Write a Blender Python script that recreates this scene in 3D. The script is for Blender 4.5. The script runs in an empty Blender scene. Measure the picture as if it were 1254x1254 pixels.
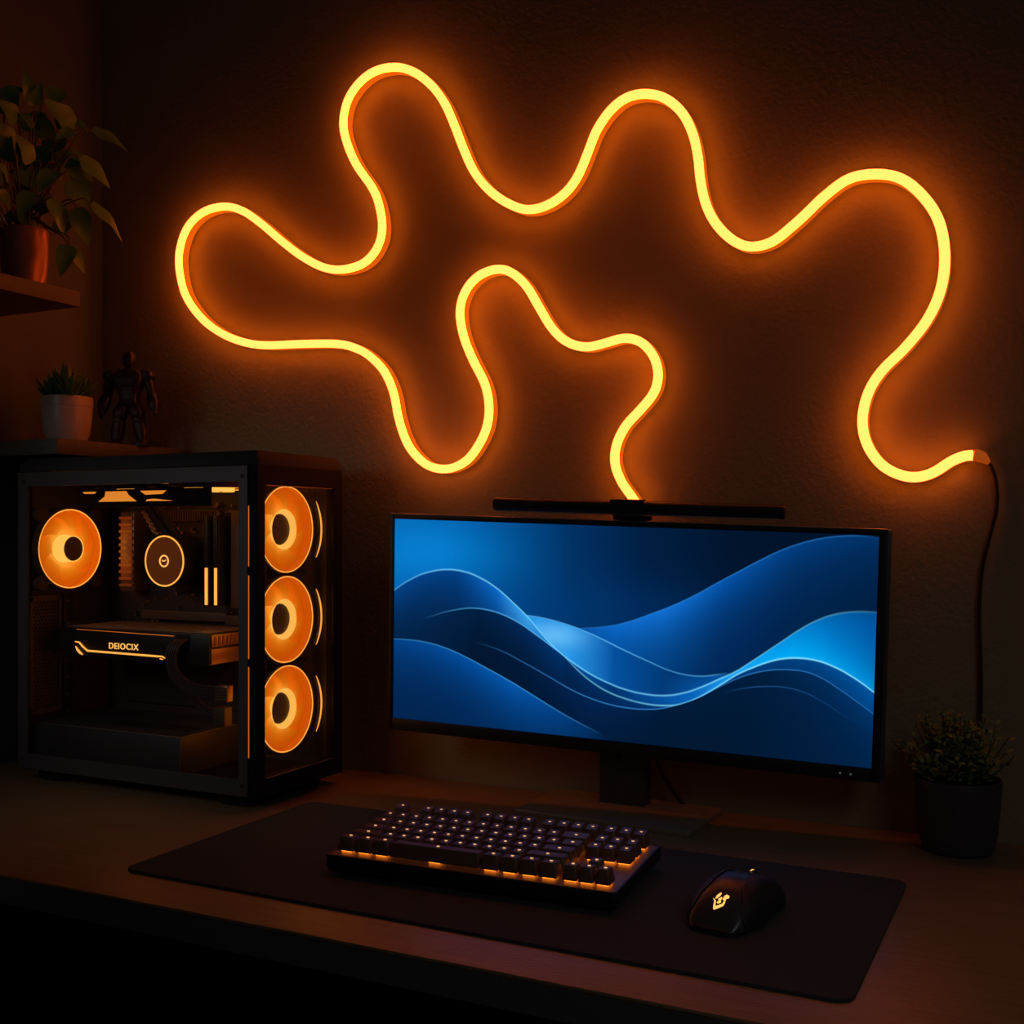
import bpy, bmesh, math, random
from mathutils import Vector, Matrix, Euler, Quaternion

random.seed(7)
PI = math.pi
col = bpy.context.scene.collection
scene = bpy.context.scene
D2R = math.radians

# ------------------------------------------------------------------ mesh building helpers
class MB:
    """collects shapes and links them as one mesh object"""
    def __init__(s): s.v = []; s.f = []; s.m = []; s.cur = 0; s.X = Matrix.Identity(4)
    def add(s, vs, fs):
        n = len(s.v)
        s.v += [tuple(s.X @ Vector(v)) for v in vs]
        s.f += [tuple(i + n for i in f) for f in fs]
        s.m += [s.cur] * len(fs)
    def box(s, x0, x1, y0, y1, z0, z1, bev=0.0):
        if bev <= 0:
            vs = [(x, y, z) for z in (z0, z1) for y in (y0, y1) for x in (x0, x1)]
            s.add(vs, [(0, 2, 3, 1), (4, 5, 7, 6), (0, 1, 5, 4), (2, 6, 7, 3), (0, 4, 6, 2), (1, 3, 7, 5)])
            return
        bm = bmesh.new()
        bmesh.ops.create_cube(bm, size=1)
        for v in bm.verts:
            v.co = Vector(((x0 + x1) / 2 + v.co.x * (x1 - x0), (y0 + y1) / 2 + v.co.y * (y1 - y0), (z0 + z1) / 2 + v.co.z * (z1 - z0)))
        bmesh.ops.bevel(bm, geom=bm.edges[:], offset=bev, segments=2, profile=0.5, affect='EDGES')
        s.bm(bm)
    def bm(s, bm):
        bm.verts.ensure_lookup_table()
        for i, v in enumerate(bm.verts): v.index = i
        s.add([v.co[:] for v in bm.verts], [[v.index for v in f.verts] for f in bm.faces])
        bm.free()
    def loft(s, rings, cap0=True, cap1=True, closed=True):
        n = len(rings[0]); vs = [p for r in rings for p in r]; fs = []
        for k in range(len(rings) - 1):
            for i in range(n if closed else n - 1):
                j = (i + 1) % n
                fs.append((k * n + i, k * n + j, (k + 1) * n + j, (k + 1) * n + i))
        if cap0: fs.append(tuple(reversed(range(n))))
        if cap1: fs.append(tuple((len(rings) - 1) * n + i for i in range(n)))
        s.add(vs, fs)
    def lathe(s, prof, n=32, c=(0, 0, 0), cap0=True, cap1=True):
        s.loft([[(c[0] + r * math.cos(2 * PI * i / n), c[1] + r * math.sin(2 * PI * i / n), c[2] + z) for i in range(n)] for r, z in prof], cap0, cap1)
    def prism(s, poly, z0, z1):
        s.loft([[(x, y, z0) for x, y in poly], [(x, y, z1) for x, y in poly]])
    def tube(s, pts, r, n=8, cap=True, closed=False):
        pts = [Vector(p) for p in pts]; R = list(r) if isinstance(r, (list, tuple)) else [r] * len(pts); R += [R[-1]] * (len(pts) - len(R))
        rings = []; prev = None
        for k, p in enumerate(pts):
            a = pts[max(k - 1, 0)]; b = pts[min(k + 1, len(pts) - 1)]
            if closed: a = pts[(k - 1) % len(pts)]; b = pts[(k + 1) % len(pts)]
            t = (b - a).normalized()
            if prev is None:
                u = t.cross(Vector((0, 0, 1)))
                if u.length < 1e-3: u = t.cross(Vector((0, 1, 0)))
            else: u = prev - t * prev.dot(t)
            u.normalize(); w = t.cross(u); prev = u
            rings.append([tuple(p + u * (R[k] * math.cos(2 * PI * i / n)) + w * (R[k] * math.sin(2 * PI * i / n))) for i in range(n)])
        if closed:
            rings.append(rings[0]); s.loft(rings, False, False)
        else: s.loft(rings, cap, cap)
    def build(s, name, mats, parent=None, smooth=35, loc=None, rot=None):
        me = bpy.data.meshes.new(name)
        me.from_pydata(s.v, [], s.f)
        mats = mats if isinstance(mats, (list, tuple)) else [mats]
        for m in mats: me.materials.append(m)
        for p, mi in zip(me.polygons, s.m): p.material_index = mi
        bm = bmesh.new(); bm.from_mesh(me)
        bmesh.ops.recalc_face_normals(bm, faces=bm.faces[:]); bm.to_mesh(me); bm.free()
        if smooth:
            me.polygons.foreach_set('use_smooth', [True] * len(me.polygons))
            me.set_sharp_from_angle(angle=D2R(smooth))
        me.update()
        o = bpy.data.objects.new(name, me); col.objects.link(o)
        if parent: o.parent = parent
        if loc: o.location = loc
        if rot: o.rotation_euler = rot
        return o

def tag(o, label=None, cat=None, group=None, kind=None):
    if label: o['label'] = label
    if cat: o['category'] = cat
    if group: o['group'] = group
    if kind: o['kind'] = kind
    return o
def thing(name, label, cat, loc=(0, 0, 0), rot=(0, 0, 0)):
    o = bpy.data.objects.new(name, None); col.objects.link(o)
    o.empty_display_size = .02; o.location = loc; o.rotation_euler = rot
    return tag(o, label, cat)
def copy_tree(o, parent=None):
    c = o.copy(); col.objects.link(c)
    if parent is not None: c.parent = parent
    for ch in list(o.children): copy_tree(ch, c)
    return c
def rrect(w, h, r, n=5, cx=0, cy=0):
    out = []
    for sx, sy, a0 in ((1, 1, 0), (-1, 1, 90), (-1, -1, 180), (1, -1, 270)):
        for i in range(n + 1):
            a = D2R(a0 + 90 * i / n)
            out.append((cx + sx * (w / 2 - r) + r * math.cos(a), cy + sy * (h / 2 - r) + r * math.sin(a)))
    return out
def smooth_path(pts, step=0.004, passes=2):
    """Catmull-Rom through the points, resampled evenly"""
    P = [Vector(p) for p in pts]; out = []
    for i in range(len(P) - 1):
        p0 = P[max(i - 1, 0)]; p1 = P[i]; p2 = P[i + 1]; p3 = P[min(i + 2, len(P) - 1)]
        n = max(2, int((p2 - p1).length / step))
        for k in range(n):
            t = k / n
            out.append(.5 * ((2 * p1) + (p2 - p0) * t + (2 * p0 - 5 * p1 + 4 * p2 - p3) * t * t + (3 * p1 - p0 - 3 * p2 + p3) * t ** 3))
    out.append(P[-1])
    for _ in range(passes):
        out = [out[0]] + [(out[i - 1] + out[i] * 2 + out[i + 1]) / 4 for i in range(1, len(out) - 1)] + [out[-1]]
    return out

# ------------------------------------------------------------------ materials
def lin(c):
    return tuple(((v / 255) / 12.92 if v <= 10 else (((v / 255) + .055) / 1.055) ** 2.4) for v in c[:3]) + (1,)
def mat(name, rgb, rough=.5, metal=0, noise=0, nscale=20, bump=0, bscale=200, emit=None, es=1, spec=.5, stretch=None):
    m = bpy.data.materials.new(name); m.use_nodes = True
    nt = m.node_tree; b = nt.nodes['Principled BSDF']
    b.inputs['Base Color'].default_value = (*rgb, 1); b.inputs['Roughness'].default_value = rough
    b.inputs['Metallic'].default_value = metal; b.inputs['Specular IOR Level'].default_value = spec
    tc = nt.nodes.new('ShaderNodeTexCoord'); mp = nt.nodes.new('ShaderNodeMapping')
    nt.links.new(tc.outputs['Object'], mp.inputs['Vector'])
    if stretch: mp.inputs['Scale'].default_value = stretch
    nz = nt.nodes.new('ShaderNodeTexNoise'); nz.inputs['Scale'].default_value = nscale; nz.inputs['Detail'].default_value = 5
    nt.links.new(mp.outputs[0], nz.inputs['Vector'])
    mr = nt.nodes.new('ShaderNodeMapRange'); mr.inputs['To Min'].default_value = 1 - noise; mr.inputs['To Max'].default_value = 1 + noise
    nt.links.new(nz.outputs['Fac'], mr.inputs['Value'])
    mx = nt.nodes.new('ShaderNodeVectorMath'); mx.operation = 'SCALE'; mx.inputs[0].default_value = rgb
    nt.links.new(mr.outputs[0], mx.inputs['Scale']); nt.links.new(mx.outputs[0], b.inputs['Base Color'])
    if bump:
        n2 = nt.nodes.new('ShaderNodeTexNoise'); n2.inputs['Scale'].default_value = bscale; n2.inputs['Detail'].default_value = 4
        nt.links.new(mp.outputs[0], n2.inputs['Vector'])
        bp = nt.nodes.new('ShaderNodeBump'); bp.inputs['Strength'].default_value = bump; bp.inputs['Distance'].default_value = .002
        nt.links.new(n2.outputs['Fac'], bp.inputs['Height']); nt.links.new(bp.outputs[0], b.inputs['Normal'])
    if emit:
        b.inputs['Emission Color'].default_value = (*emit, 1); b.inputs['Emission Strength'].default_value = es
    return m

NEON_E = (7.0, .93, 0.17)
M = {}
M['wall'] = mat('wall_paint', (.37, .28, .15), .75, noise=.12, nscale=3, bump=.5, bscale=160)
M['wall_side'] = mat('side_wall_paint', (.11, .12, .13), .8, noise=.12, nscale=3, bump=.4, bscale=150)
M['floor'] = mat('dark_floor', (.02, .016, .014), .6, noise=.2)
M['wood'] = mat('dark_walnut', (.27, .17, .08), .34, noise=.38, nscale=9, bump=.25, bscale=30, stretch=(1.2, 14, 14), spec=.6)
M['desk_edge'] = mat('desk_edge_black', (.10, .10, .11), .5, noise=.1)
M['shelf'] = mat('shelf_wood', (.065, .06, .04), .5, noise=.35, nscale=10, bump=.2, bscale=60, stretch=(14, 1.5, 14))
M['pad'] = mat('desk_mat_cloth', (.050, .060, .054), .85, noise=.12, nscale=60, bump=.4, bscale=900, spec=.2)
M['black'] = mat('black_plastic', (.018, .017, .017), .42, noise=.1)
M['matte'] = mat('matte_black', (.012, .011, .011), .7, noise=.1)
M['metal'] = mat('black_coated_steel', (.085, .083, .087), .42, .3, noise=.08, nscale=40, bump=.05, bscale=800)
M['cover'] = mat('top_cover_paint', (.035, .034, .036), .7, .0, spec=.15, noise=.08)
M['chassis'] = mat('dark_chassis', (.008, .008, .008), .75, .0, spec=.15, noise=.08)
M['steel_in'] = mat('inner_steel', (.10, .075, .06), .5, .4, noise=.15)
M['stand'] = mat('stand_metal', (.30, .23, .15), .4, .2, noise=.08)
M['pcb'] = mat('circuit_board', (.05, .04, .034), .5, noise=.4, nscale=120, bump=.4, bscale=300)
M['chip'] = mat('chip_metal', (.35, .22, .15), .35, .7, noise=.3, nscale=90)
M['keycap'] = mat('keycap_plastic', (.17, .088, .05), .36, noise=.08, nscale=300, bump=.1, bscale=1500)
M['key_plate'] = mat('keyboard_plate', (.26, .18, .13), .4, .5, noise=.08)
M['case_kb'] = mat('keyboard_case', (.016, .015, .015), .5, noise=.1)
M['copper'] = mat('copper_glaze', (.42, .19, .11), .34, .45, noise=.35, nscale=25, bump=.2, bscale=60)
M['ceramic'] = mat('white_ceramic', (.50, .42, .38), .35, noise=.06, nscale=30)
M['pot_edge'] = mat('grip_edge_grey', (.09, .09, .095), .4, noise=.05)
M['pot_black'] = mat('black_pot', (.05, .05, .056), .45, noise=.1)
M['soil'] = mat('soil', (.015, .01, .007), .95, noise=.4, nscale=150, bump=1, bscale=300)
M['leaf'] = mat('pothos_leaf', (.12, .27, .045), .42, noise=.35, nscale=40)
M['leaf_s'] = mat('succulent_leaf', (.08, .20, .07), .45, noise=.3, nscale=60)
M['leaf_b'] = mat('shrub_leaf', (.14, .24, .06), .5, noise=.35, nscale=60)
M['stem'] = mat('stem_green', (.10, .08, .03), .55, noise=.2)
M['toy'] = mat('toy_armour', (.035, .026, .024), .42, .35, noise=.15, nscale=60)
M['toy_dark'] = mat('toy_joint', (.02, .015, .014), .5, noise=.1)
M['mouse'] = mat('mouse_shell', (.05, .05, .052), .30, noise=.05, nscale=200)
M['mouse_side'] = mat('mouse_grip', (.020, .020, .022), .5, noise=.1, bump=.3, bscale=900)
M['rubber'] = mat('rubber', (.012, .012, .012), .75, noise=.1)
M['cord'] = mat('cord_black', (.025, .018, .015), .5, noise=.1)
M['strand'] = mat('cable_strand', (.06, .04, .035), .45, noise=.1)
M['neon'] = mat('lit_neon', (.8, .5, .2), .5, emit=(NEON_E[0] / 7, NEON_E[1] / 7, NEON_E[2] / 7), es=7.0)
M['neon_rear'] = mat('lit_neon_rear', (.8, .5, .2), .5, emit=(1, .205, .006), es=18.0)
M['neon_side'] = mat('neon_silicone', (.5, .2, .05), .5, emit=(1, .16, .004), es=.58)
M['neon_cap'] = mat('neon_cap', (.35, .12, .03), .45, emit=(1, .16, .01), es=.30)
M['lit'] = mat('lit_strip', (.8, .4, .1), .5, emit=(1, .40, .065), es=1.5)
M['top_reflection'] = mat('fan_reflection', (.8, .4, .1), .5, emit=(1, .30, .03), es=.9)
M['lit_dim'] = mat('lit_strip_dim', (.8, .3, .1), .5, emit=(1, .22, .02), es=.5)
M['lit_hot'] = mat('lit_amber', (.8, .4, .1), .5, emit=(1, .36, .05), es=3.0)
M['legend'] = mat('lit_legend', (.8, .5, .3), .5, emit=(1, .52, .22), es=.95)
M['switch'] = mat('lit_switch', (.5, .2, .05), .5, emit=(1, .24, .02), es=2.2)
M['logo'] = mat('lit_logo', (.8, .5, .2), .5, emit=(1, .50, .12), es=1.3)
M['led_green'] = mat('status_led', (.3, .4, .35), .5, emit=(.35, .55, .45), es=.10)

def glass_mat(name, tint=(.9, .9, .9), gloss=.08):
    m = bpy.data.materials.new(name); m.use_nodes = True; nt = m.node_tree
    nt.nodes.remove(nt.nodes['Principled BSDF']); out = nt.nodes['Material Output']
    t = nt.nodes.new('ShaderNodeBsdfTransparent'); t.inputs[0].default_value = (*tint, 1)
    g = nt.nodes.new('ShaderNodeBsdfGlossy'); g.inputs['Roughness'].default_value = .05
    lw = nt.nodes.new('ShaderNodeLayerWeight'); lw.inputs[0].default_value = .25
    mr = nt.nodes.new('ShaderNodeMapRange'); mr.inputs['To Min'].default_value = .01; mr.inputs['To Max'].default_value = gloss * 3
    mx = nt.nodes.new('ShaderNodeMixShader')
    nt.links.new(lw.outputs['Fresnel'], mr.inputs[0]); nt.links.new(mr.outputs[0], mx.inputs[0])
    nt.links.new(t.outputs[0], mx.inputs[1]); nt.links.new(g.outputs[0], mx.inputs[2]); nt.links.new(mx.outputs[0], out.inputs[0])
    return m
M['glass'] = glass_mat('tempered_glass')

def radial_emit(name, stops, rmax, strength=1, swirl=0):
    """glow that fades with the distance from the fan's own axis"""
    m = bpy.data.materials.new(name); m.use_nodes = True; nt = m.node_tree
    b = nt.nodes['Principled BSDF']; b.inputs['Base Color'].default_value = (.25, .06, .004, 1); b.inputs['Roughness'].default_value = .6; b.inputs['Specular IOR Level'].default_value = .05
    tc = nt.nodes.new('ShaderNodeTexCoord'); sp = nt.nodes.new('ShaderNodeSeparateXYZ'); nt.links.new(tc.outputs['Object'], sp.inputs[0])
    cb = nt.nodes.new('ShaderNodeCombineXYZ'); nt.links.new(sp.outputs[0], cb.inputs[0]); nt.links.new(sp.outputs[1], cb.inputs[1])
    ln = nt.nodes.new('ShaderNodeVectorMath'); ln.operation = 'LENGTH'; nt.links.new(cb.outputs[0], ln.inputs[0])
    dv = nt.nodes.new('ShaderNodeMath'); dv.operation = 'DIVIDE'; dv.inputs[1].default_value = rmax; nt.links.new(ln.outputs['Value'], dv.inputs[0])
    cr = nt.nodes.new('ShaderNodeValToRGB'); r = cr.color_ramp
    while len(r.elements) < len(stops): r.elements.new(.5)
    for e, (p, c) in zip(r.elements, stops): e.position = p; e.color = lin(c)
    nt.links.new(dv.outputs[0], cr.inputs[0])
    nt.links.new(cr.outputs[0], b.inputs['Emission Color']); b.inputs['Emission Strength'].default_value = strength
    return m
M['fan_glow'] = radial_emit('fan_glow', [(0, (255, 180, 70)), (.42, (255, 165, 50)), (.62, (240, 122, 18)), (.82, (222, 96, 6)), (1, (210, 86, 2))], .06, 1.2)
M['fan_blade'] = radial_emit('fan_blade_glow', [(0, (255, 182, 72)), (.42, (255, 162, 42)), (.62, (236, 118, 12)), (.82, (216, 94, 4)), (1, (200, 80, 2))], .06, 1.15)
M['hub'] = mat('fan_hub', (.04, .02, .012), .5, noise=.1, emit=(1, .2, .04), es=.022)
M['hub_lit'] = mat('fan_hub_side', (.8, .5, .1), .5, emit=(1, .50, .09), es=1.35)
M['fan_frame'] = mat('fan_frame', (.12, .075, .055), .5, noise=.1)
M['brushed'] = mat('brushed_edge', (.55, .45, .38), .35, .8, noise=.1)
M['pump_face'] = mat('pump_face', (.09, .04, .02), .4, noise=.1, emit=(1, .2, .02), es=.07)

# ------------------------------------------------------------------ setting
def struct(name, b, m):
    o = b.build(name, m, smooth=0); o['kind'] = 'structure'; return o
LW, BW, FZ = -1.516, 1.446, -.74
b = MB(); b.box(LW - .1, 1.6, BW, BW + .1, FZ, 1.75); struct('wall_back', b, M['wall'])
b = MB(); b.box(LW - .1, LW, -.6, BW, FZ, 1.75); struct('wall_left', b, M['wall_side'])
b = MB(); b.box(LW - .1, 1.6, -.6, BW + .1, FZ - .1, FZ); struct('floor', b, M['floor'])

# ------------------------------------------------------------------ desk
desk = thing('desk', 'long dark wooden desk with a black front edge carrying the computer', 'desk', (-.45, 1.14, FZ))
dl = Vector((-.45, 1.14, FZ))
def rel(o, base):   # keep world coordinates while parented to an unrotated thing
    o.location = (-base[0], -base[1], -base[2]); return o
b = MB(); b.box(LW + .004, .62, .8355, BW - .002, -.004, 0, .0012); rel(b.build('desktop', M['wood'], desk), dl)
b = MB(); b.box(LW + .004, .62, .836, BW - .002, -.031, -.004); rel(tag(b.build('front_edge', M['desk_edge'], desk), 'black edge below the wooden top'), dl)
for x in (LW + .02, .55):
    b = MB(); b.box(x, x + .04, .88, BW - .03, FZ, -.031, .003); rel(b.build('leg_panel', M['desk_edge'], desk), dl)
b = MB(); b.box(LW + .06, .55, 1.36, 1.38, FZ + .1, -.031); rel(b.build('back_panel', M['matte'], desk), dl)

# ------------------------------------------------------------------ shelves
b = MB(); b.box(LW + .001, -1.311, .62, 1.2074, .703, .726, .0012)
tag(b.build('wall_shelf', M['shelf']), 'short dark wooden wall shelf under the leafy plant in the copper pot', 'shelf')
b = MB(); b.box(LW + .001, -1.311, 1.165, BW - .001, .482, .505, .0012)
tag(b.build('wall_shelf', M['shelf']), 'dark wooden corner shelf just above the computer tower', 'shelf')
NEON= [(-0.511, 0.3987), (-0.5203, 0.4142), (-0.5361, 0.4355), (-0.5463, 0.4613), (-0.5439, 0.4874), (-0.5302, 0.513), (-0.5067, 0.5362), (-0.4893, 0.5573), (-0.4845, 0.5811), (-0.4913, 0.605), (-0.5087, 0.6245), (-0.5321, 0.6318), (-0.56, 0.6272), (-0.5883, 0.6236), (-0.617, 0.6326), (-0.6402, 0.6537), (-0.6611, 0.6865), (-0.6802, 0.7171), (-0.704, 0.7386), (-0.7262, 0.7456), (-0.7548, 0.7397), (-0.7772, 0.7206), (-0.7873, 0.6917), (-0.7817, 0.6549), (-0.766, 0.618), (-0.746, 0.5809), (-0.7394, 0.5452), (-0.746, 0.5121), (-0.7682, 0.4791), (-0.7909, 0.4647), (-0.8164, 0.4606), (-0.8464, 0.4693), (-0.8748, 0.4969), (-0.8917, 0.5366), (-0.9012, 0.5776), (-0.9186, 0.6119), (-0.948, 0.6386), (-0.9733, 0.651), (-0.9929, 0.6568), (-1.021, 0.6605), (-1.0812, 0.664), (-1.1381, 0.6665), (-1.1802, 0.6733), (-1.2274, 0.6905), (-1.2713, 0.7186), (-1.3072, 0.7598), (-1.3214, 0.8028), (-1.3214, 0.8379), (-1.3049, 0.8741), (-1.2713, 0.8957), (-1.2274, 0.8997), (-1.1886, 0.8876), (-1.1505, 0.8621), (-1.1091, 0.829), (-1.0686, 0.7999), (-1.0288, 0.7793), (-0.9938, 0.7726), (-0.9554, 0.778), (-0.931, 0.7976), (-0.9215, 0.8248), (-0.9253, 0.857), (-0.9376, 0.8884), (-0.9688, 0.9313), (-0.9868, 0.9699), (-0.9924, 1.0008), (-0.9834, 1.0326), (-0.9618, 1.0555), (-0.9332, 1.0676), (-0.8987, 1.067), (-0.8678, 1.0549), (-0.8375, 1.0307), (-0.8144, 1.0006), (-0.7979, 0.9663), (-0.7816, 0.9268), (-0.7655, 0.8932), (-0.7433, 0.8645), (-0.7148, 0.8412), (-0.6807, 0.8251), (-0.6477, 0.827), (-0.6196, 0.8409), (-0.6005, 0.8621), (-0.5849, 0.8944), (-0.5726, 0.921), (-0.551, 0.9461), (-0.527, 0.9585), (-0.5002, 0.9581), (-0.474, 0.9472), (-0.4508, 0.9239), (-0.4366, 0.8941), (-0.4295, 0.8628), (-0.4267, 0.8349), (-0.4196, 0.8011), (-0.4056, 0.772), (-0.3834, 0.7478), (-0.3602, 0.7364), (-0.332, 0.7396), (-0.3055, 0.7571), (-0.2861, 0.7726), (-0.2679, 0.7882), (-0.2371, 0.807), (-0.204, 0.8084), (-0.1744, 0.7983), (-0.1487, 0.7725), (-0.1312, 0.74), (-0.1251, 0.699), (-0.1297, 0.6592), (-0.1454, 0.6235), (-0.1711, 0.5916), (-0.1973, 0.5662), (-0.2137, 0.5395), (-0.2205, 0.5051), (-0.2137, 0.4739), (-0.1939, 0.4475), (-0.1646, 0.4349), (-0.1391, 0.4393), (-0.1169, 0.4539), (-0.0985, 0.4601), (-0.0863, 0.458)]
CABLE= [(-0.0869, 0.4586), (-0.0788, 0.4534), (-0.0744, 0.4465), (-0.069, 0.428), (-0.0682, 0.399), (-0.0744, 0.37), (-0.0815, 0.3409), (-0.086, 0.3117), (-0.0878, 0.2631), (-0.086, 0.2145), (-0.086, 0.166), (-0.0869, 0.127)]
# ------------------------------------------------------------------ neon rope light (heights and widths in metres on the back wall)
neon = thing('neon_rope_light', 'glowing orange neon rope light bent in wavy loops on the wall', 'neon light', (-.7, BW, .7))
nb = (-.7, BW, .7)
path = smooth_path([(x, 1.428, z) for x, z in NEON], .004, 3)
def ribbon(mb, pts, sec):
    rings = []
    for k, p in enumerate(pts):
        t = (pts[min(k + 1, len(pts) - 1)] - pts[max(k - 1, 0)]).normalized(); n = Vector((t.z, 0, -t.x)).normalized()
        rings.append([tuple(p + n * a + Vector((0, yy, 0))) for a, yy in sec])
    mb.loft(rings)
b = MB(); ribbon(b, path[:-2], [(.0062 * math.cos(2 * PI * i / 14), .0062 * math.sin(2 * PI * i / 14)) for i in range(14)])
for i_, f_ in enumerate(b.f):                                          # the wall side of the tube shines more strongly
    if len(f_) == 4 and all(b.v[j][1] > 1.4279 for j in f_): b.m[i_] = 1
rel(tag(b.build('light_tube', [M['neon'], M['neon_rear']], neon), 'bright yellow-orange front of the rope light'), nb)
b = MB(); ribbon(b, path[:-2], [(-.0058, .002), (-.0058, .0165), (.0058, .0165), (.0058, .002)])
rel(tag(b.build('silicone_back', M['neon_side'], neon), 'dimmer orange silicone back of the rope light'), nb)
b = MB(); b.tube(smooth_path([(-.0935, 1.4295, .4602), (-.0865, 1.4305, .4584), (-.0815, 1.432, .4550), (-.0775, 1.435, .4508)], .002), [.0071] * 5 + [.0066, .0056, .0045, .0038, .0034, .0030, .0028, .0026, .0026, .0026, .0026], 12)
rel(b.build('end_cap', M['neon_cap'], neon), nb)
cab = [(x, 1.4405, z) for x, z in CABLE[1:]] + [(-.087, 1.4405, .03), (-.087, 1.4405, .004)]
b = MB(); b.tube(smooth_path(cab, .006), .0021, 8)
rel(tag(b.build('power_cord', M['cord'], neon), 'thin dark cord hanging down the wall'), nb)

# ------------------------------------------------------------------ computer tower
X0, X1, Y0, Y1 = -1.3945, -.947, 1.168, 1.360
pc = thing('computer_tower', 'black glass sided computer tower with glowing orange fans', 'computer', (X0, Y0, 0)); pb = (X0, Y0, 0)
def P(mb, name, m, parent=pc, label=None, smooth=35):
    o = mb.build(name, m, parent, smooth)
    if parent is pc: rel(o, pb)
    if label: o['label'] = label
    return o
# chassis: corner pillars, floor, roof, back plate
b = MB()
b.box(X1 - .014, X1, Y0, Y0 + .015, .041, .431)                    # pillar between the two glasses
b.box(X1 - .012, X1, Y1 - .021, Y1, .041, .431)              # far front pillar
b.box(X0, X0 + .012, Y0 + .002, Y0 + .015, .016, .458, .001)
b.box(X0, X0 + .012, Y1 - .012, Y1, .016, .458, .001)
b.box(X0, X1 - .0142, Y0 + .002, Y1, .016, .030, .001)                     # floor
b.box(X1 - .014, X1, Y0, Y1, .0165, .041)
b.box(X0, X1 - .013, Y1 - .004, Y1, .03, .458)                     # motherboard side skin
b.box(X1 - .014, X1, Y0, Y1, .431, .4578)
P(b, 'chassis', M['chassis'])
b = MB(); b.box(X0 + .012, X1 - .014, Y1 - .02, Y1 - .016, .03, .456); P(b, 'motherboard_tray', M['steel_in'])
# roof with a sloping rim
b = MB()
b.loft([rrect(X1 - X0, Y1 - Y0, .004, 3, (X0 + X1) / 2, (Y0 + Y1) / 2) for _ in (0,)] and
       [[(x, y, z) for x, y in rrect(X1 - X0 - i, Y1 - Y0 - i, .004, 3, (X0 + X1) / 2, (Y0 + Y1) / 2)] for z, i in ((.4578, .0), (.4665, 0), (.4765, .012))])
P(b, 'top_cover', M['cover'])
for x in (X0 + .03, X1 - .075):
    for y in (Y0 + .012, Y1 - .04):
        b = MB(); b.loft([[(px, py, z) for px, py in rrect(.05 - t, .026 - t, .005, 3, x + .022, y + .013)] for z, t in ((0, .006), (.004, 0), (.0165, -.004))])
        P(b, 'foot', M['rubber'])
# side panel: frame around the side glass
gx0, gx1, gz0, gz1 = X0 + .020, -.978, .040, .4357
b = MB(); ya, yb = Y0 - .001, Y0 + .003
px1 = X1 - .0165
b.box(X0, gx0, ya, yb, .018, .4563); b.box(gx1, px1, ya, yb, .018, .4563)
b.box(gx0, gx1, ya, yb, .018, gz0); b.box(gx0, gx1, ya, yb, gz1, .4563)
sp = P(b, 'side_panel', M['metal'])
for x, z in ((X0 + .013, .4425), (px1 - .009, .4425), (X0 + .013, .033), (px1 - .009, .033)):
    b = MB(); b.lathe([(.0026, 0), (.0026, .001), (.0018, .0016)], 12)
    s_ = b.build('screw', M['black'], sp, loc=(x, ya, z), rot=(PI / 2, 0, 0))
b = MB(); b.box(gx0 + .0002, gx1 - .0002, Y0 + .0005, Y0 + .0025, gz0 + .0002, gz1 - .0002)
P(b, 'glass_pane', M['glass'], sp)
b = MB(); b.box(X1 - .003, X1 - .001, Y0 + .0152, Y1 - .0212, .0402, .4318)
P(b, 'front_glass', M['glass'])
# glowing strips standing in for fan arcs reflected at the front pillar's glass edge
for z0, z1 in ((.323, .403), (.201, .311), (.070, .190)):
    b = MB(); b.box(X1 - .0158, X1 - .0145, Y0 + .0002, Y0 + .0015, z0, z1); P(b, 'seam_reflection', M['lit_dim'])
# bright metal rim of the front opening
for yy1, za, zb in ((Y1 - .024, .0404, .0414), (Y1 - .026, .4304, .4310)):
    b = MB(); b.box(X1 - .0005, X1 + .0005, Y0 + .019, yy1, za, zb); P(b, 'opening_trim', M['brushed'])

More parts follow.
